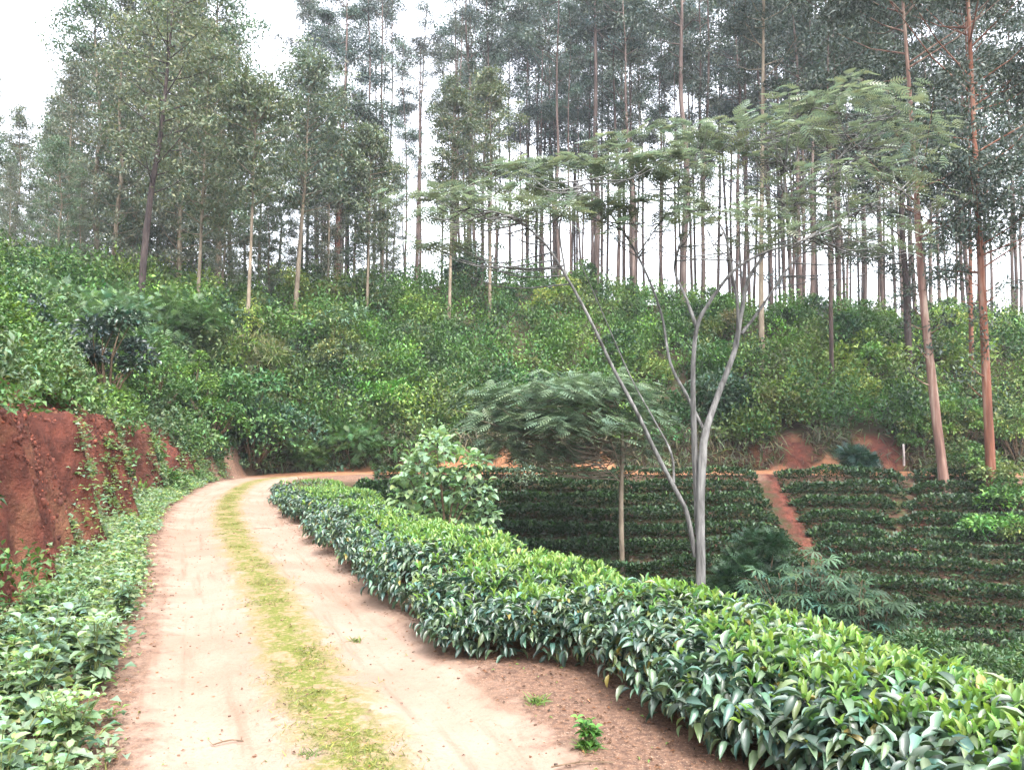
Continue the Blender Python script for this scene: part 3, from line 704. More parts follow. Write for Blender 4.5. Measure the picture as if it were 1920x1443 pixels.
placed(70, 730, 10.5, 120, 70, 'olive trailing shrub above the nearest red bank', T_LEAF2, .07, .5, [G_OL, G_GY], n=2200)
placed(720, 770, 30.5, 105, 60, 'round bright green bush low on the far hillside', T_LEAF2, .18, .5, [(0.11, 0.24, 0.035)], n=2200, name='hillside_bush')
placed(640, 700, 32.0, 120, 60, 'pale grey-green bush above the dark hollow of the far bank', T_LEAF2, .18, .5, [G_GY, G_OL], n=2000, name='hillside_bush')
placed(480, 700, 28.5, 130, 70, 'straw-tinged grassy bush beyond the bend', T_BLADE, .42, .06, [(0.13, 0.17, 0.06), (0.15, 0.15, 0.07)], n=2600, name='hillside_bush', droop=.3)
placed(660, 870, 29.2, 150, 70, 'soft green ferny clump at the foot of the far bank', T_FROND, .3, 1.0, [(0.06, 0.14, 0.045)], n=1200, name='hillside_bush')
placed(590, 880, 28.9, 110, 50, 'low ferny clump at the track edge beyond the bend', T_FROND, .28, 1.0, [(0.07, 0.15, 0.045)], n=800, name='hillside_bush')
for px, py, Y, ww, hp, lb in [(1810, 900, 23.0, 110, 70, 'bright leafy bush between the two big reddish trunks'), (1890, 960, 20.0, 130, 90, 'leafy green bush at the right edge below the orange trunk'),
        (1800, 860, 24.6, 80, 120, 'tall weedy bush right of the leaning pink trunk'), (1905, 860, 23.5, 90, 110, 'dark green bush at the right edge behind the orange trunk'), (1850, 1010, 18.5, 100, 40, 'low ragged green bush in the tea rows at the right'),
        (1725, 850, 27.5, 70, 90, 'yellow-green bush left of the leaning pink trunk')]:
    placed(px, py, Y, ww, hp, lb, T_LEAF2, .15, .45, [G_MD, G_BR, G_OL], n=1900, name='hillside_bush')

# individual shrubs standing out of the scrub
hp = []
for i, pal in enumerate([[G_BR, G_MD], [G_MD, G_DK], [G_OL, G_BN], [G_YL, G_BR], [G_DK, G_BL], [G_GY, G_OL]]):
    hp.append(bush_geo(1.9, 1.15, 14, 1700, T_LEAF2, 0.17, 0.45, pal))
made = [None] * 6
NM = ['fresh green', 'mid green', 'brownish olive', 'yellow-green', 'dark green', 'grey-green']
cnt = 0
for i in range(900):
    if cnt >= 60: break
    X_ = rng.uniform(-18, 30); Y_ = rng.uniform(29.8, 49)
    if abs(X_ / Y_) > 0.64: continue
    d_, _s = roadsd(X_, Y_)
    if d_[0] > -3.2: continue
    t = int(rng.integers(6)); z_ = Z1(X_, Y_); s_ = rng.uniform(0.75, 1.35) 
    lab = f'{NM[t]} shrub standing out of the scrub on the far hillside'; grp = f'{NM[t]} hillside shrubs'
    if made[t] is None:
        r = empty('hillside_shrub', (X_, Y_, z_ - .2), lab, 'shrub', grp); hp[t][0].build('foliage', M_bush, r); hp[t][1].build('stems', B_twig, r); made[t] = r; r.scale = (s_,) * 3
    else: copy_thing(made[t], (X_, Y_, z_ - .2), rng.uniform(0, 6.28), s_, lab, grp)
    cnt += 1

# ------------------------------------------------------------ tall trees
def euc_geo(H, r0, crown_lo, nl=34, cr=1.5, leaf=0.24, pal=(0.055, 0.085, 0.055), path=None, per=150, lowtw=6):
    """slim eucalyptus: returns trunk and crown geometry with the base at the origin"""
    T, C = Geo(), Geo()
    if path is None:
        k = 9; zs = np.linspace(-0.4, H, k); wx = np.cumsum(rng.normal(0, 0.10, k)); wy = np.cumsum(rng.normal(0, 0.10, k))
        pts = np.c_[wx - wx[0], wy - wy[0], zs]
    else: pts = np.asarray(path, float)
    pts = spline(pts); tt = np.linspace(0, 1, len(pts)); rad = r0 * (1 - 0.86 * tt ** 1.1) * (1 + 0.35 * np.exp(-tt * 40))
    tube(T, pts, rad, 9, wob=0.03)
    def on(t): f = t * (len(pts) - 1); i = min(len(pts) - 2, int(f)); return pts[i] + (pts[i+1] - pts[i]) * (f - i)
    for i in range(nl + lowtw):
        low = i >= nl
        t = rng.uniform(crown_lo, 0.995) if not low else rng.uniform(max(0.15, crown_lo * 0.35), crown_lo)
        p0 = on(t); a = rng.uniform(0, 6.283)
        u = (t - crown_lo) / (1 - crown_lo)
        ln = cr * rng.uniform(0.5, 1.2) * (0.55 + 0.9 * math.sin(math.pi * min(1, max(0, u) * 0.8 + 0.15))) if not low else rng.uniform(.3, .8)
        if t > 0.97: ln *= 0.4
        dz = rng.uniform(0.35, 0.95)
        e = p0 + np.array([math.cos(a) * ln, math.sin(a) * ln, ln * dz]); m_ = (p0 + e) / 2 + [0, 0, -0.08 * ln]
        tube(T, [p0, m_, e], [0.035 * r0 / .2 + .008, .018, .008], 5)
        for _ in range(1 if low else rng.integers(2, 4)):
            c = e + rng.normal(0, 0.28 * ln, 3) * [1, 1, .7]; br = rng.uniform(0.38, 0.8) * (0.5 if low else 1) * cr / 1.5
            k = int(per * (br / .6) ** 2 * (0.6 if low else 1)); dr = rdir(k, -0.6, 1)
            p = c + dr * br * rng.uniform(0.25, 1.1, (k, 1)) * [1.1, 1.1, .75]
            leaves(C, T_QUAD, p, unit(dr * .5 - [0, 0, .35] + 0.8 * rng.normal(size=(k, 3))), rng.uniform(.6, 1.2, k) * leaf, 0.36, shade(np.array(pal) * rng.uniform(.8, 1.25), k, .28), roll=.8)
    return T, C
def oak_geo(H, r0, lo, cr, leaf=0.26, pal=(0.09, 0.12, 0.075), path=None, nl=90, per=70):
    """silver oak: feathery crown reaching low down the stem"""
    T, C = Geo(), Geo()
    if path is None:
        k = 8; pts = np.c_[np.cumsum(rng.normal(0, .12, k)), np.cumsum(rng.normal(0, .12, k)), np.linspace(-.4, H, k)]; pts[:, :2] -= pts[0, :2]
    else: pts = np.asarray(path, float)
    pts = spline(pts); tt = np.linspace(0, 1, len(pts)); tube(T, pts, r0 * (1 - .88 * tt), 8, wob=0.04)
    for i in range(nl):
        u = (i + rng.random()) / nl; t = lo + (0.99 - lo) * u; f = t * (len(pts) - 1); q = min(len(pts) - 2, int(f)); p0 = pts[q] + (pts[q+1] - pts[q]) * (f - q)
        a = i * 2.4 + rng.uniform(-.4, .4); prof = (0.45 + 0.55 * math.sin(math.pi * min(1, .18 + .75 * u))) * (1 - 0.65 * max(0, u - .7) / .3)
        ln = cr * prof * rng.uniform(.65, 1.15); e = p0 + np.array([math.cos(a) * ln, math.sin(a) * ln, ln * rng.uniform(.25, .8)])
        tube(T, [p0, (p0 + e) / 2 - [0, 0, .06 * ln], e], [.03, .018, .006], 4)
        for _ in range(3):
            tpos = rng.uniform(.4, 1.05); c = p0 + (e - p0) * tpos + rng.normal(0, .22, 3) ; br = rng.uniform(.35, .65) * (cr / 2.2)
            dr = rdir(per, -.6, 1); p = c + dr * br * rng.uniform(.2, 1.15, (per, 1)) * [1.2, 1.2, .7]
            leaves(C, T_QUAD, p, unit(dr * .5 + .8 * rng.normal(size=(per, 3)) + [0, 0, .1]), rng.uniform(.6, 1.25, per) * leaf, .34, shade(np.array(pal) * rng.uniform(.75, 1.3), per, .25), roll=.7)
    return T, C
def plant(T, C, name, loc, label, bark, leaf, group=None, cat='tree'):
    r = empty(name, loc, label, cat, group); T.build('trunk', bark, r); C.build('crown', leaf, r); return r

def pathpts(pp, Y, base):
    return [P(a, b, Y) - base for a, b in pp]
# the hand-placed trunks: pixel path from foot to top
def traced(name, pp, wpx, label, kind, bark, Y=None, H=None, **kw):
    if Y is None: x, y, z = ray(pp[0][0], pp[0][1] + 12)
    else: x = (pp[0][0] - HX) / F * Y; y = Y; z = Z1(x, Y)
    base = np.array([x, y, z]); pts = [np.array([0, 0, -.4])] + pathpts(pp[1:], y, base)
    last, prev = pts[-1], pts[-2]
    if H and last[2] < H:
        dv = (last - prev) / (last[2] - prev[2]); pts.append(last + dv * (H - last[2]))
    g = (euc_geo if kind == 'euc' else oak_geo)(pts[-1][2], wpx / 2 / F * y, path=pts, **kw)
    return plant(g[0], g[1], name, base, label, bark, M_euc if kind == 'euc' else M_oak)
GE = (0.068, 0.098, 0.078); GS_ = (0.135, 0.165, 0.105)
traced('eucalyptus_tree', [(1855, 895), (1850, 650), (1846, 400), (1840, 0)], 18, 'tall eucalyptus with thick orange-brown trunk at the far right', 'euc', B_orange, Y=23.5, H=22, crown_lo=.40, nl=44, cr=2.1, leaf=.17, pal=GE, per=170, lowtw=10)
traced('eucalyptus_tree', [(1770, 885), (1748, 700), (1733, 500), (1728, 300), (1715, 0)], 18, 'leaning eucalyptus with pinkish peeling bark left of the orange trunk', 'euc', B_pink, Y=24.2, H=21, crown_lo=.42, nl=36, cr=1.9, leaf=.17, pal=GE, per=150, lowtw=10)
traced('eucalyptus_tree', [(1705, 720), (1706, 560), (1700, 400), (1695, 100)], 15, 'dark-stemmed eucalyptus on the slope left of the pink trunk', 'euc', B_dark, H=18, crown_lo=.30, nl=34, cr=1.6, leaf=.2, pal=GE, lowtw=12)
traced('eucalyptus_tree', [(1430, 685), (1432, 500), (1440, 200), (1445, 0)], 11, 'pale smooth trunk rising above the right fork of the grey tree', 'euc', B_pale, H=20, crown_lo=.5, nl=30, cr=1.6, leaf=.2, pal=GE)
traced('eucalyptus_tree', [(1560, 735), (1562, 560), (1562, 300), (1570, 0)], 9, 'thin brown trunk rising from dark scrub midway up the right slope', 'euc', B_euc, H=19, crown_lo=.5, nl=26, cr=1.4, leaf=.2, pal=GE)
traced('eucalyptus_tree', [(1822, 715), (1828, 500), (1832, 200)], 9, 'brown trunk just behind and left of the thick orange one', 'euc', B_orange, H=20, crown_lo=.4, nl=30, cr=1.7, leaf=.2, pal=GE)
traced('silver_oak_tree', [(256, 578), (264, 460), (275, 340), (290, 230), (298, 120), (306, 0)], 15, 'dark slightly leaning trunk with feathery crown on the left bank', 'oak', B_dark, Y=29.5, H=20, lo=.30, cr=2.3, leaf=.19, pal=GS_, nl=44, per=60)
traced('silver_oak_tree', [(460, 628), (465, 450), (469, 240), (470, 160)], 8, 'thin pale trunk of a silver oak left of the bend', 'oak', B_pale, lo=.42, cr=1.6, leaf=.2, pal=GS_, nl=40)
traced('silver_oak_tree', [(548, 612), (558, 450), (567, 300), (572, 90)], 11, 'pale straight trunk with a rounded crown standing against the sky gap', 'oak', B_pale, lo=.46, cr=2.4, leaf=.22, pal=(0.14, 0.18, 0.13), nl=56)
traced('eucalyptus_tree', [(628, 540), (629, 420), (632, 340), (640, 190)], 12, 'reddish trunk with a blue-green crown left of centre', 'euc', B_orange, crown_lo=.42, nl=30, cr=1.8, leaf=.22, pal=(0.08, 0.125, 0.095))
traced('silver_oak_tree', [(840, 612), (843, 520), (845, 350), (850, 150)], 8, 'straight pale trunk on the middle of the far hillside', 'oak', B_pale, lo=.55, cr=1.6, leaf=.2, pal=GS_, nl=44)
traced('silver_oak_tree', [(685, 606), (688, 470), (690, 330), (690, 240)], 6, 'very thin pale trunk with light crown below the sky gap', 'oak', B_pale, lo=.35, cr=1.7, leaf=.2, pal=GS_, nl=50)
traced('silver_oak_tree', [(918, 592), (918, 540), (920, 300), (915, 120)], 9, 'straw-coloured short trunk seen right of the pale one on the hillside', 'oak', B_pale, lo=.50, cr=1.6, leaf=.2, pal=GS_, nl=44)
traced('silver_oak_tree', [(365, 572), (370, 430), (374, 250), (380, 60)], 8, 'slender tree between the dark leaning trunk and the thin pale one', 'oak', B_pale, Y=33, lo=.30, cr=2.2, leaf=.2, pal=GS_, nl=50)

# repeated trees, each kind built once
protoE = [euc_geo(H, .135, lo, int(nl * .37), cr, .20, pal, per=170, lowtw=5) for H, lo, nl, cr, pal in
          [(25, .50, 36, 1.5, (0.092, 0.122, 0.112)), (28, .60, 42, 1.7, (0.078, 0.125, 0.104)), (23, .58, 26, 1.25, (0.105, 0.120, 0.120)), (27, .60, 30, 1.4, (0.085, 0.145, 0.11)), (25, .48, 44, 1.3, (0.11, 0.14, 0.105)), (24, .5, 30, 1.9, (0.072, 0.11, 0.11))]]
protoO = [oak_geo(H, .15, lo, cr, .20, pal, nl=nl, per=72) for H, lo, cr, nl, pal in
          [(17, .06, 2.0, 74, (0.155, 0.185, 0.135)), (15, .08, 1.8, 66, (0.14, 0.18, 0.14)), (19, .08, 2.1, 82, (0.15, 0.17, 0.135)), (14, .18, 2.1, 58, (0.10, 0.155, 0.10))]]
madeE = [None] * 6; madeO = [None] * 4
def put(kind, t, X, Y, s, label, group, topz=None, sx=1.0):
    z = Z1(X, Y); pr, md = (protoE, madeE) if kind == 'E' else (protoO, madeO)
    if md[t] is None:
        r = plant(pr[t][0], pr[t][1], 'eucalyptus_tree' if kind == 'E' else 'silver_oak_tree', (X, Y, z), label, B_euc if kind == 'E' else B_pale, M_euc if kind == 'E' else M_oak, group)
        r.scale = (s * sx, s * sx, s); r.rotation_euler = (0, 0, rng.uniform(0, 6.28)); md[t] = r
    else:
        copy_thing(md[t], (X, Y, z), rng.uniform(0, 6.28), (s * sx, s * sx, s), label, group, (rng.normal(0, .012), rng.normal(0, .012)))
# left stand of silver oaks: foot px, depth, top py
HO = [17, 15, 19, 14]
LEFT = [(20, 40, 190), (75, 44, 230), (120, 38, 100), (165, 41, -40), (205, 37, -60), (240, 43, -90), (330, 39, -110), (395, 41, -90), (425, 46, 20), (150, 50, 60), (60, 52, 330), (-30, 36, 240), (190, 47, 60), (290, 48, -90),
        (350, 50, -60), (480, 48, 170), (520, 50, 210), (590, 49, 120), (610, 46, 240), (660, 50, 250), (715, 49, 240), (735, 52, 300), (10, 33, 300), (100, 33, 250), (-60, 44, 100), (45, 36, 380), (140, 35, 300), (320, 44, 200), (410, 37, 260), (500, 40, 330), (220, 52, 120), (270, 54, 60), (380, 53, 110), (455, 53, 210), (560, 53, 200), (640, 54, 260), (690, 53, 290), (110, 54, 180), (20, 55, 260)]
def rowname(Y): return 'nearest row' if Y <= 38 else ('middle row' if Y < 46 else 'rearmost row')
BIGORD = ORD + ['fifteenth', 'sixteenth', 'seventeenth', 'eighteenth', 'nineteenth', 'twentieth', 'twenty-first', 'twenty-second', 'twenty-third', 'twenty-fourth', 'twenty-fifth']
for i, (px, Y, top) in enumerate(LEFT):
    same = sorted(p_ for p_, Y_, t_ in LEFT if rowname(Y_) == rowname(Y))
    X = (px - HX) / F * Y; z = Z1(X, Y); H = CH + (HY - top) / F * Y - z; t = i % 4
    put('O', t, X, Y, H / HO[t], f'grey-green silver oak of the left stand, {BIGORD[same.index(px)]} from the left in its {rowname(Y)}', 'silver oaks of the left stand', sx=0.95)
# eucalyptus plantation on and behind the ridge
HE = [25, 28, 23, 27, 25, 24]
def sector(px):
    for lim, t in ((760, 'below the sky gap at the left end of the ridge'), (880, 'behind the straight pale hillside trunk'), (1020, 'on the ridge above the pale bush'), (1150, 'behind the leftmost arm of the grey tree'), (1300, 'directly behind the left half of the grey tree crown'),
                   (1450, 'behind the forked limbs of the grey tree'), (1650, 'behind the right half of the grey tree crown'), (1800, 'around the leaning pink trunk'), (9999, 'beyond the thick orange trunk')):
        if px < lim: return 'slim eucalyptus ' + t, 'slim eucalyptus trees ' + t
ne = 0; tries = 0; pts_ = []
while ne < 132 and tries < 5000:
    tries += 1
    px = rng.uniform(560, 1960)
    Y = rng.uniform(47, 78); X = (px - HX) / F * Y
    if min([(X - a) ** 2 + (Y - b) ** 2 for a, b in pts_] + [99]) < 1.2 ** 2 * (1 + (px < 850)): continue
    pts_.append((X, Y)); t = int(rng.integers(6)); z = Z1(X, Y)
    top = rng.uniform(-240, 60) if px > 1150 else rng.uniform(-260, 180) + (1000 - px) * .1
    H = CH + (HY - top) / F * Y - z; s = max(0.7, min(1.5, H / HE[t]))
    put('E', t, X, Y, s, *sector(px), sx=rng.uniform(.8, 1.15) / max(1, s ** .5)); ne += 1
# thick nearer trunks along the crest, each told by its place
for px, Y, wpx, top, lb in [(1118, 47, 22, -200, 'thick dark trunk on the crest above the left arm of the grey tree'), (1283, 46, 24, -250, 'thickest dark trunk on the crest directly behind the grey tree'), (1195, 47, 15, -100, 'dark trunk on the crest between the two thick ones'),
                            (1500, 45, 15, -200, 'left trunk of the close pair on the crest right of the grey tree'), (1522, 45, 15, -150, 'right trunk of the close pair on the crest right of the grey tree'), (1577, 44, 14, -200, 'straight brown trunk on the crest beyond the close pair'),
                            (1385, 46, 12, -120, 'narrow trunk on the crest behind the forked limb'), (1660, 43, 11, -120, 'narrow trunk on the crest left of the dark stem'), (900, 48, 12, -60, 'brown trunk on the crest near the middle of the ridge'), (1050, 48, 12, -180, 'straight trunk on the crest left of the thick dark one')]:
    X = (px - HX) / F * Y; z = Z1(X, Y); H = CH + (HY - top) / F * Y - z
    g = euc_geo(H, wpx * .6 / 2 / F * Y, .55, 18, 1.5, .24, GE, lowtw=7, per=110); plant(g[0], g[1], 'eucalyptus_tree', (X, Y, z), lb, B_euc, M_euc)

# ------------------------------------------------------------ the grey umbrella-crowned tree
def umbrella_tree(root_px, D, stems, tiers, label, frond, per_m2, bark, leafc, rs=1.0, thin=1.0, vn=.055, vr=.52):
    bx = (root_px - HX) / F * D; bz = Z1(bx, D); base = np.array([bx, D, bz])
    r = empty('umbrella_tree', base, label, 'tree'); T, C = Geo(), Geo(); ends = []
    for st in stems:
        pts = [P(a, b, D + dd) - base for a, b, w_, dd in st]; w_ = [q[2] / 2 / F * D * rs for q in st]
        sp = spline(pts); ww = np.interp(np.linspace(0, len(pts) - 1, len(sp)), np.arange(len(pts)), w_)
        tube(T, sp, ww, 9, wob=0.03); ends.append(sp)
    allp = np.vstack(ends)
    for (cx, cy, hw, hh_, dd) in tiers:
        # disc of half width a (m), half depth bq, slightly domed
        c = P(cx, cy, D + dd) - base; a = hw / F * (D + dd); el = (HY - cy) / F
        bq = a * 0.8; k = int(math.pi * a * bq * per_m2 * (1.45 if cx < 1300 else vr)) 
        th = rng.uniform(0, 6.283, k); rr = np.sqrt(rng.random(k)); lob = 1 + .18 * np.sin(th * 3 + cx) + .12 * np.sin(th * 7 + cy)
        X_ = rr * np.cos(th) * a * lob; Y_ = rr * np.sin(th) * bq * lob; dome = hh_ / F * D * 0.55
        clump = vnoise((X_ + cx) * 2.2, (Y_ + cy) * 2.2, 9); keep = clump > (0.36 if cx < 1300 else 0.38) * thin
        Zz = dome * (1 - rr ** 2) + 0.16 * (clump - .5) + rng.normal(0, vn, k)
        p = np.c_[X_, Y_, Zz][keep] + c; q = len(p)
        out = unit(np.c_[X_, Y_, np.zeros(k)][keep]); d = unit(out + .7 * rng.normal(size=(q, 3)) * [1, 1, .25] - [0, 0, .1])
        leaves(C, T_FROND, p - d * frond * .4, d, rng.uniform(.75, 1.2, q) * frond, 1.0, shade(leafc, q, .20, .07), roll=.25)
        # branchlets feeding the tier
        m = allp[np.argsort(((allp - c) ** 2 * [1, .5, 1.0]).sum(1) + 50 * (allp[:, 2] > c[2] + .1))[:12]]
        for i in range(int(7 + a * 6)):
            e = p[rng.integers(q)]; b = m[rng.integers(len(m))]; e = e - [0, 0, .04]
            mid_ = (b + e) / 2 + [0, 0, -.10 - .06 * np.linalg.norm(e - b)]
            s_ = spline([b, mid_, e]); tube(T, s_, np.linspace(.017, .004, len(s_)) * rs, 4)
    T.build('trunk', bark, r); C.build('crown', M_umb, r); return r
stems = [
    [(1310, 1250, 25, 0), (1310, 1090, 22, 0), (1311, 950, 20, 0), (1316, 860, 20, 0), (1322, 812, 18, 0), (1345, 745, 14, .1), (1378, 660, 13, .2), (1392, 590, 11, .3), (1408, 520, 9, .4), (1440, 470, 7, .6), (1476, 400, 6, .7), (1480, 290, 5, .8), (1502, 215, 4, .9), (1550, 186, 2, 1)],
    [(1306, 1000, 13, .08), (1302, 860, 15, .1), (1300, 750, 12, 0), (1301, 680, 11, -.1), (1309, 612, 10, -.2), (1330, 570, 8, -.3), (1380, 505, 7, -.5), (1440, 470, 6, -.6), (1500, 452, 4, -.8), (1580, 420, 2, -1.)],
    [(1309, 615, 9, -.2), (1290, 560, 7, 0), (1268, 500, 6, .3), (1285, 430, 5, .6), (1292, 340, 3, .9), (1270, 270, 2, 1.1)],
    [(1300, 1040, 12, .1), (1285, 960, 11, 0), (1258, 905, 11, -.1), (1225, 840, 10, -.2), (1195, 775, 9, -.4), (1150, 690, 8, -.5), (1108, 600, 7, -.7), (1062, 515, 6, -.9), (1015, 445, 5, -1.1), (950, 400, 4, -1.3), (880, 385, 2, -1.5)],
    [(1322, 812, 8, 0), (1290, 745, 8, .3), (1258, 680, 7, .6), (1240, 580, 6, .9), (1200, 480, 6, 1.1), (1150, 400, 5, 1.2), (1095, 345, 4, 1.3), (1030, 320, 2, 1.4)],
    [(1262, 905, 6, -.1), (1258, 850, 5, 0), (1225, 785, 4, .2), (1180, 700, 3, .5), (1120, 560, 3, .8), (1080, 470, 2, 1)],
    [(1392, 625, 8, .3), (1420, 590, 7, .5), (1455, 540, 6, .8), (1500, 480, 5, 1.1), (1560, 440, 3, 1.4)],
    [(1384, 650, 8, .2), (1386, 570, 7, .1), (1375, 500, 5, 0), (1362, 430, 4, 0), (1330, 380, 2, 0)],
    [(1476, 402, 6, .7), (1530, 345, 5, .8), (1590, 282, 5, .9), (1640, 222, 4, 1), (1705, 194, 2, 1)],
    [(1588, 284, 4, .9), (1650, 246, 3, 1.2), (1725, 230, 2, 1.4)],
    [(1062, 515, 5, -.9), (1050, 420, 4, -.9), (1075, 370, 3, -.8), (1110, 330, 2, -.8)],
    [(1196, 478, 4, 1.1), (1250, 400, 3, 1), (1300, 330, 2, .8)],
    [(1500, 452, 4, -.8), (1600, 400, 3, -.6), (1700, 350, 2, -.3)]]
tiers = [(1590, 215, 190, 62, .8), (1480, 250, 120, 30, .2), (1690, 270, 120, 30, .9), (1250, 262, 125, 30, 1.0), (1090, 328, 160, 24, .6), (870, 385, 140, 20, -1.2), (845, 460, 75, 12, -.6), (1190, 385, 130, 18, .2), (1340, 345, 110, 24, .8),
         (1330, 425, 170, 20, -.5), (1560, 440, 165, 22, -.6), (1660, 465, 90, 12, .3), (1430, 300, 100, 26, .9), (1010, 400, 90, 14, -.9), (1720, 370, 90, 22, .6), (1620, 320, 150, 20, -.4), (1440, 240, 110, 20, 1.2), (1220, 300, 130, 18, -.3), (960, 350, 120, 14, .3), (1420, 380, 120, 20, .9), (1500, 395, 150, 18, .1), (1470, 195, 110, 20, .9), (1600, 190, 130, 20, 1.2), (1700, 235, 90, 16, .3), (1380, 225, 70, 12, .6)]
umbrella_tree(1310, 13.0, stems, tiers, 'grey many-stemmed tree with wide layered feathery crown rising from the gully', .25, 74, B_grey, (0.26, 0.31, 0.235), rs=.8)
umbrella_tree(1165, 20.6, [[(1164, 1100, 11, 0), (1164, 1055, 10, 0), (1163, 940, 9, 0), (1166, 850, 8, 0), (1164, 780, 6, 0), (1150, 740, 4, 0)], [(1163, 880, 4, 0), (1130, 800, 3, -.3), (1060, 760, 2, -.5)], [(1164, 860, 4, 0), (1190, 800, 3, .3), (1225, 770, 2, .4)],
              [(1164, 800, 4, 0), (1080, 745, 3, .3), (960, 730, 2, .5)], [(1164, 905, 3, 0), (1130, 870, 2, -.3), (1118, 840, 1, -.4)], [(1165, 895, 3, 0), (1195, 880, 2, -.2), (1235, 872, 1, -.3)]],
             [(1010, 745, 135, 34, 0), (1130, 745, 110, 30, .2), (950, 790, 80, 20, -.6), (1190, 790, 75, 22, -.2), (1070, 800, 110, 18, -.8), (1110, 725, 90, 20, .8), (935, 840, 60, 16, -.5), (1030, 850, 70, 16, -.3), (1120, 850, 60, 16, .2), (1010, 790, 120, 22, .4), (1200, 840, 50, 14, 0)],
             'slender pale-stemmed tree with flat grey-green crown on the tea slope', .34, 66, B_pale, (0.17, 0.25, 0.15), thin=.6, vn=.17, vr=1)

# ------------------------------------------------------------ ground litter, tufts, grass, post
def litter():
    g = Geo(); n = 9000
    sI = 1.5 + rng.random(n) ** 1.6 * 17
    side = rng.random(n) < 0.72
    o = np.where(side, 0.95 + rng.random(n) ** .7 * 1.15, -(1.0 + rng.random(n) * .7)); m = rng.random(n) < 0.06; o = np.where(m, rng.uniform(-.95, .95, n), o)
    o = np.where((sI > 8) & side, o * 0.75 + 0.1, o)
    xy = rpt(sI, o); z = terrain(xy[:, 0], xy[:, 1]) + 0.006
    a = rng.uniform(0, 6.283, n); c = shade((0.16, 0.085, 0.05), n, .5, .1); gr = rng.random(n) < .07; c[gr] = (0.10, 0.17, 0.04)
    leaves(g, T_LEAF2, np.c_[xy, z], np.c_[np.cos(a), np.sin(a), rng.uniform(-.05, .12, n)], rng.uniform(.010, .036, n), .4, c, roll=.4)
    # loose clods
    tag(g.build('leaf_litter', M_litter), 'dry brown leaves and bits scattered on the track edges', 'leaf litter', kind='stuff')
litter()
def gravel():
    bx = np.array([(x_, y_, z_) for z_ in (-.5, .5) for y_ in (-.5, .5) for x_ in (-.5, .5)]); bf = np.array([(0, 2, 3, 1), (4, 5, 7, 6), (0, 1, 5, 4), (2, 6, 7, 3), (0, 4, 6, 2), (1, 3, 7, 5)])
    g = Geo(); n = 5200; sI = 1.5 + rng.random(n) ** 1.5 * 15
    o = np.where(rng.random(n) < .7, rng.choice([-1, 1], n) * rng.normal(.98, .22, n), rng.uniform(-.9, .9, n)); xy = rpt(sI, o); z = terrain(xy[:, 0], xy[:, 1])
    sz = 0.0022 + 0.011 * rng.random(n) ** 5; v = (bx[None] * (1 + .5 * rng.normal(size=(n, 8, 3)) * .5)) * sz[:, None, None] * [1.2, 1, .7]; a = rng.uniform(0, 6.28, n)
    v = np.stack([v[..., 0] * np.cos(a)[:, None] - v[..., 1] * np.sin(a)[:, None], v[..., 0] * np.sin(a)[:, None] + v[..., 1] * np.cos(a)[:, None], v[..., 2]], -1) + np.c_[xy, z + sz * .15][:, None]
    g.add(v.reshape(-1, 3), (bf[None] + (np.arange(n) * 8)[:, None, None]).reshape(-1, 4), np.repeat(shade((0.26, 0.15, 0.10), n, .35, .1), 8, 0))
    tag(g.build('gravel', M_litter, smooth=False), 'small crumbs of red soil and gravel along the wheel tracks', 'gravel', kind='stuff')
gravel()
def clods():
    g = Geo(); n = 30000; sI = rng.uniform(3.5, 25, n); o = rng.uniform(1.4, 2.9, n); xy = rpt(sI, -o)
    z, d, s_, wb = terrain(xy[:, 0], xy[:, 1], full=True); ok = (wb > -.05) & (wb < .75); xy, z, wb = xy[ok], z[ok], wb[ok]
    ok = (vnoise(xy[:, 0] * 3, xy[:, 1] * 3 + z * 2, 88) > .42); xy, z = xy[ok], z[ok]; n = len(xy)
    th = np.linspace(0, 6.283, 6, endpoint=False); bx = [(0, 0, -.6)]
    ring = lambda r_, h_: [(r_ * math.cos(t), r_ * math.sin(t), h_) for t in th]
    v0 = np.array(ring(.35, -.5) + ring(.55, 0) + ring(.3, .45)); bf = [(a * 6 + i, a * 6 + (i + 1) % 6, a * 6 + 6 + (i + 1) % 6, a * 6 + 6 + i) for a in range(2) for i in range(6)] + [(12, 13, 14, 15), (12, 15, 16, 17)]
    sz = .012 + .045 * rng.random(n) ** 3; v = v0[None] * (1 + .16 * rng.normal(size=(n, 18, 1))) * sz[:, None, None] * rng.uniform(.6, 1.4, (n, 1, 3)) + np.c_[xy, z][:, None]
    g.add(v.reshape(-1, 3), (np.array(bf)[None] + (np.arange(n) * 18)[:, None, None]).reshape(-1, 4), np.repeat(shade((0.15, 0.050, 0.034), n, .35, .1), 18, 0))
    tag(g.build('soil_clods', M_litter, smooth=True), 'crumbling red clods of earth on the cut bank', 'soil clods', kind='stuff')
clods()
def grass():
    g = Geo(); n = 34000
    sI = 2 + rng.random(n) ** 1.3 * 20
    o = rng.normal(0, .14, n); left = rng.random(n) < .22; o = np.where(left, -1.38 + rng.normal(0, .12, n), o)
    xy = rpt(sI, o)
    ok = (vnoise(xy[:, 0] * 3.2, xy[:, 1] * 3.2, 51) > .55) ; xy = xy[ok]; n = len(xy); left = left[ok]
    z = terrain(xy[:, 0], xy[:, 1]); a = rng.uniform(0, 6.283, n)
    leaves(g, T_BLADE, np.c_[xy, z], np.c_[np.cos(a), np.sin(a), rng.uniform(.15, .9, n)], rng.uniform(.014, .045, n) * np.where(left, 2.2, 1), .12, shade((0.20, 0.215, 0.055), n, .3), roll=.5)
    tag(g.build('short_grass', M_grass), 'sparse yellow-green grass and moss along the crown of the track', 'grass', kind='stuff')
grass()
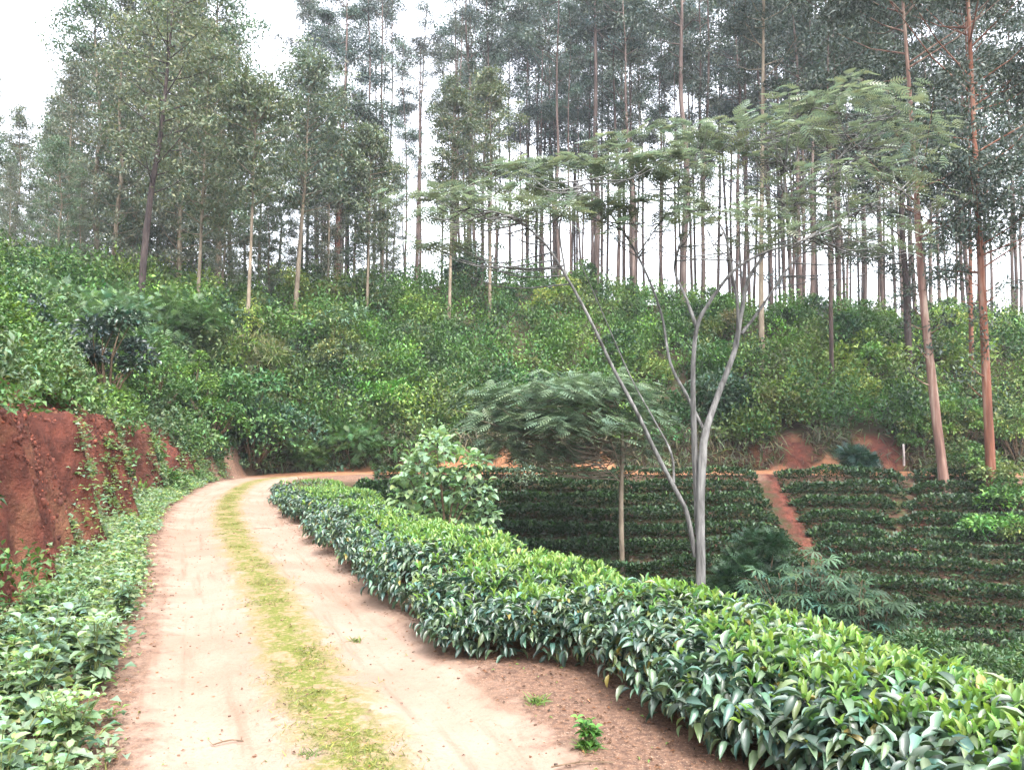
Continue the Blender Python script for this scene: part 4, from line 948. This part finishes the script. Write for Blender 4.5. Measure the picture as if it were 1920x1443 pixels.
def verge_plants():
    # small seedlings at the hedge foot
    for i, (px, py, s_, lb) in enumerate([(1100, 1385, .16, 'small withered leafy tuft at the right edge of the track near the hedge'), (1005, 1305, .13, 'little green tuft lying on brown soil below the hedge'), (673, 1190, .11, 'tiny green tuft on the right wheel track'), (1130, 1180, .30, 'bright green seedling sprouting at the foot of the hedge'), (1350, 1370, .14, 'small grassy tuft at the bottom under the hedge'), (590, 1395, .08, 'scrap of dry grass between the wheel tracks')]):
        Yd = CH * F / (py - HY); x_ = (px - HX) / F * Yd; z_ = Z1(x_, Yd)
        L, B = herb_plant(s_, 4, s_ * .42, (0.10, 0.20, 0.04)) if i in (0, 3) else (Geo(), None)
        r = empty('seedling', (x_, Yd, z_), lb, 'seedling')
        k = 60; a = rng.uniform(0, 6.283, k)
        leaves(L, T_BLADE, np.c_[rng.normal(0, .025, (k, 2)), np.zeros(k)], np.c_[np.cos(a), np.sin(a), rng.uniform(.1, 1.2, k)], rng.uniform(.3, .7, k) * s_, .09, shade((0.13, 0.20, 0.045), k), roll=.4)
        L.build('leaves', M_weed, r)
        if B is not None: B.build('stems', B_green, r)
verge_plants()
def twigs():
    for px, py, L_, lb in [(440, 1368, .14, 'dark dry twig lying on the left wheel track'), (1090, 1420, .30, 'thin bent stick at the lower edge of the track by the hedge'), (495, 988, .3, 'small dark scrap of bark beside the bend')]:
        Yd = CH * F / (py - HY); x_ = (px - HX) / F * Yd; z_ = Z1(x_, Yd); g = Geo()
        p = spline([(-L_ / 2, -.02, .012), (0, .02, .02), (L_ / 2, .03, .012)]); tube(g, p, np.linspace(.004, .0025, len(p)), 5)
        for q in range(5):
            b = p[rng.integers(len(p))]; tube(g, [b, b + [rng.uniform(-.06, .06), rng.uniform(-.05, .05), .008]], [.0025, .001], 4)
        tag(g.build('twig', B_twig, loc=(x_, Yd, z_)), lb, 'twig')
twigs()
# white marker post at the foot of the far bank
q = P(1692, 862, 27.6); g = Geo()
zb = Z1(q[0], q[1]) - .2; tube(g, [(0, 0, 0), (0.004, 0, .35), (-.006, 0, .76), (-.006, 0, .78)], [.04, .038, .036, .001], 8)
tag(g.build('marker_post', bark_mat('weathered whitewash', [(.3, (.16, .13, .12)), (.6, (.33, .29, .27))], .6, 8), loc=(q[0], q[1], max(zb, q[2] - .2))), 'short whitish post standing in the red soil scar', 'post')

# ------------------------------------------------------------ haze
bpy.ops.mesh.primitive_cube_add(size=1, location=(0, 0, 0)); hz = bpy.context.object; hz.name = 'haze'; hz.data.name = 'haze'
hz.scale = (604, 544, 70); hz.location = (0, 30, 70 / 2 - 17)
m = bpy.data.materials.new('haze'); m.use_nodes = True; n = m.node_tree; n.nodes.clear(); out = n.nodes.new('ShaderNodeOutputMaterial'); pv = n.nodes.new('ShaderNodeVolumePrincipled')
pv.inputs['Color'].default_value = (0.86, 0.90, 1.0, 1); pv.inputs['Density'].default_value = 0.0006; pv.inputs['Anisotropy'].default_value = 0.2
n.links.new(pv.outputs[0], out.inputs['Volume']); hz.data.materials.append(m)
tag(hz, 'thin pale haze in the air', 'haze', kind='stuff')
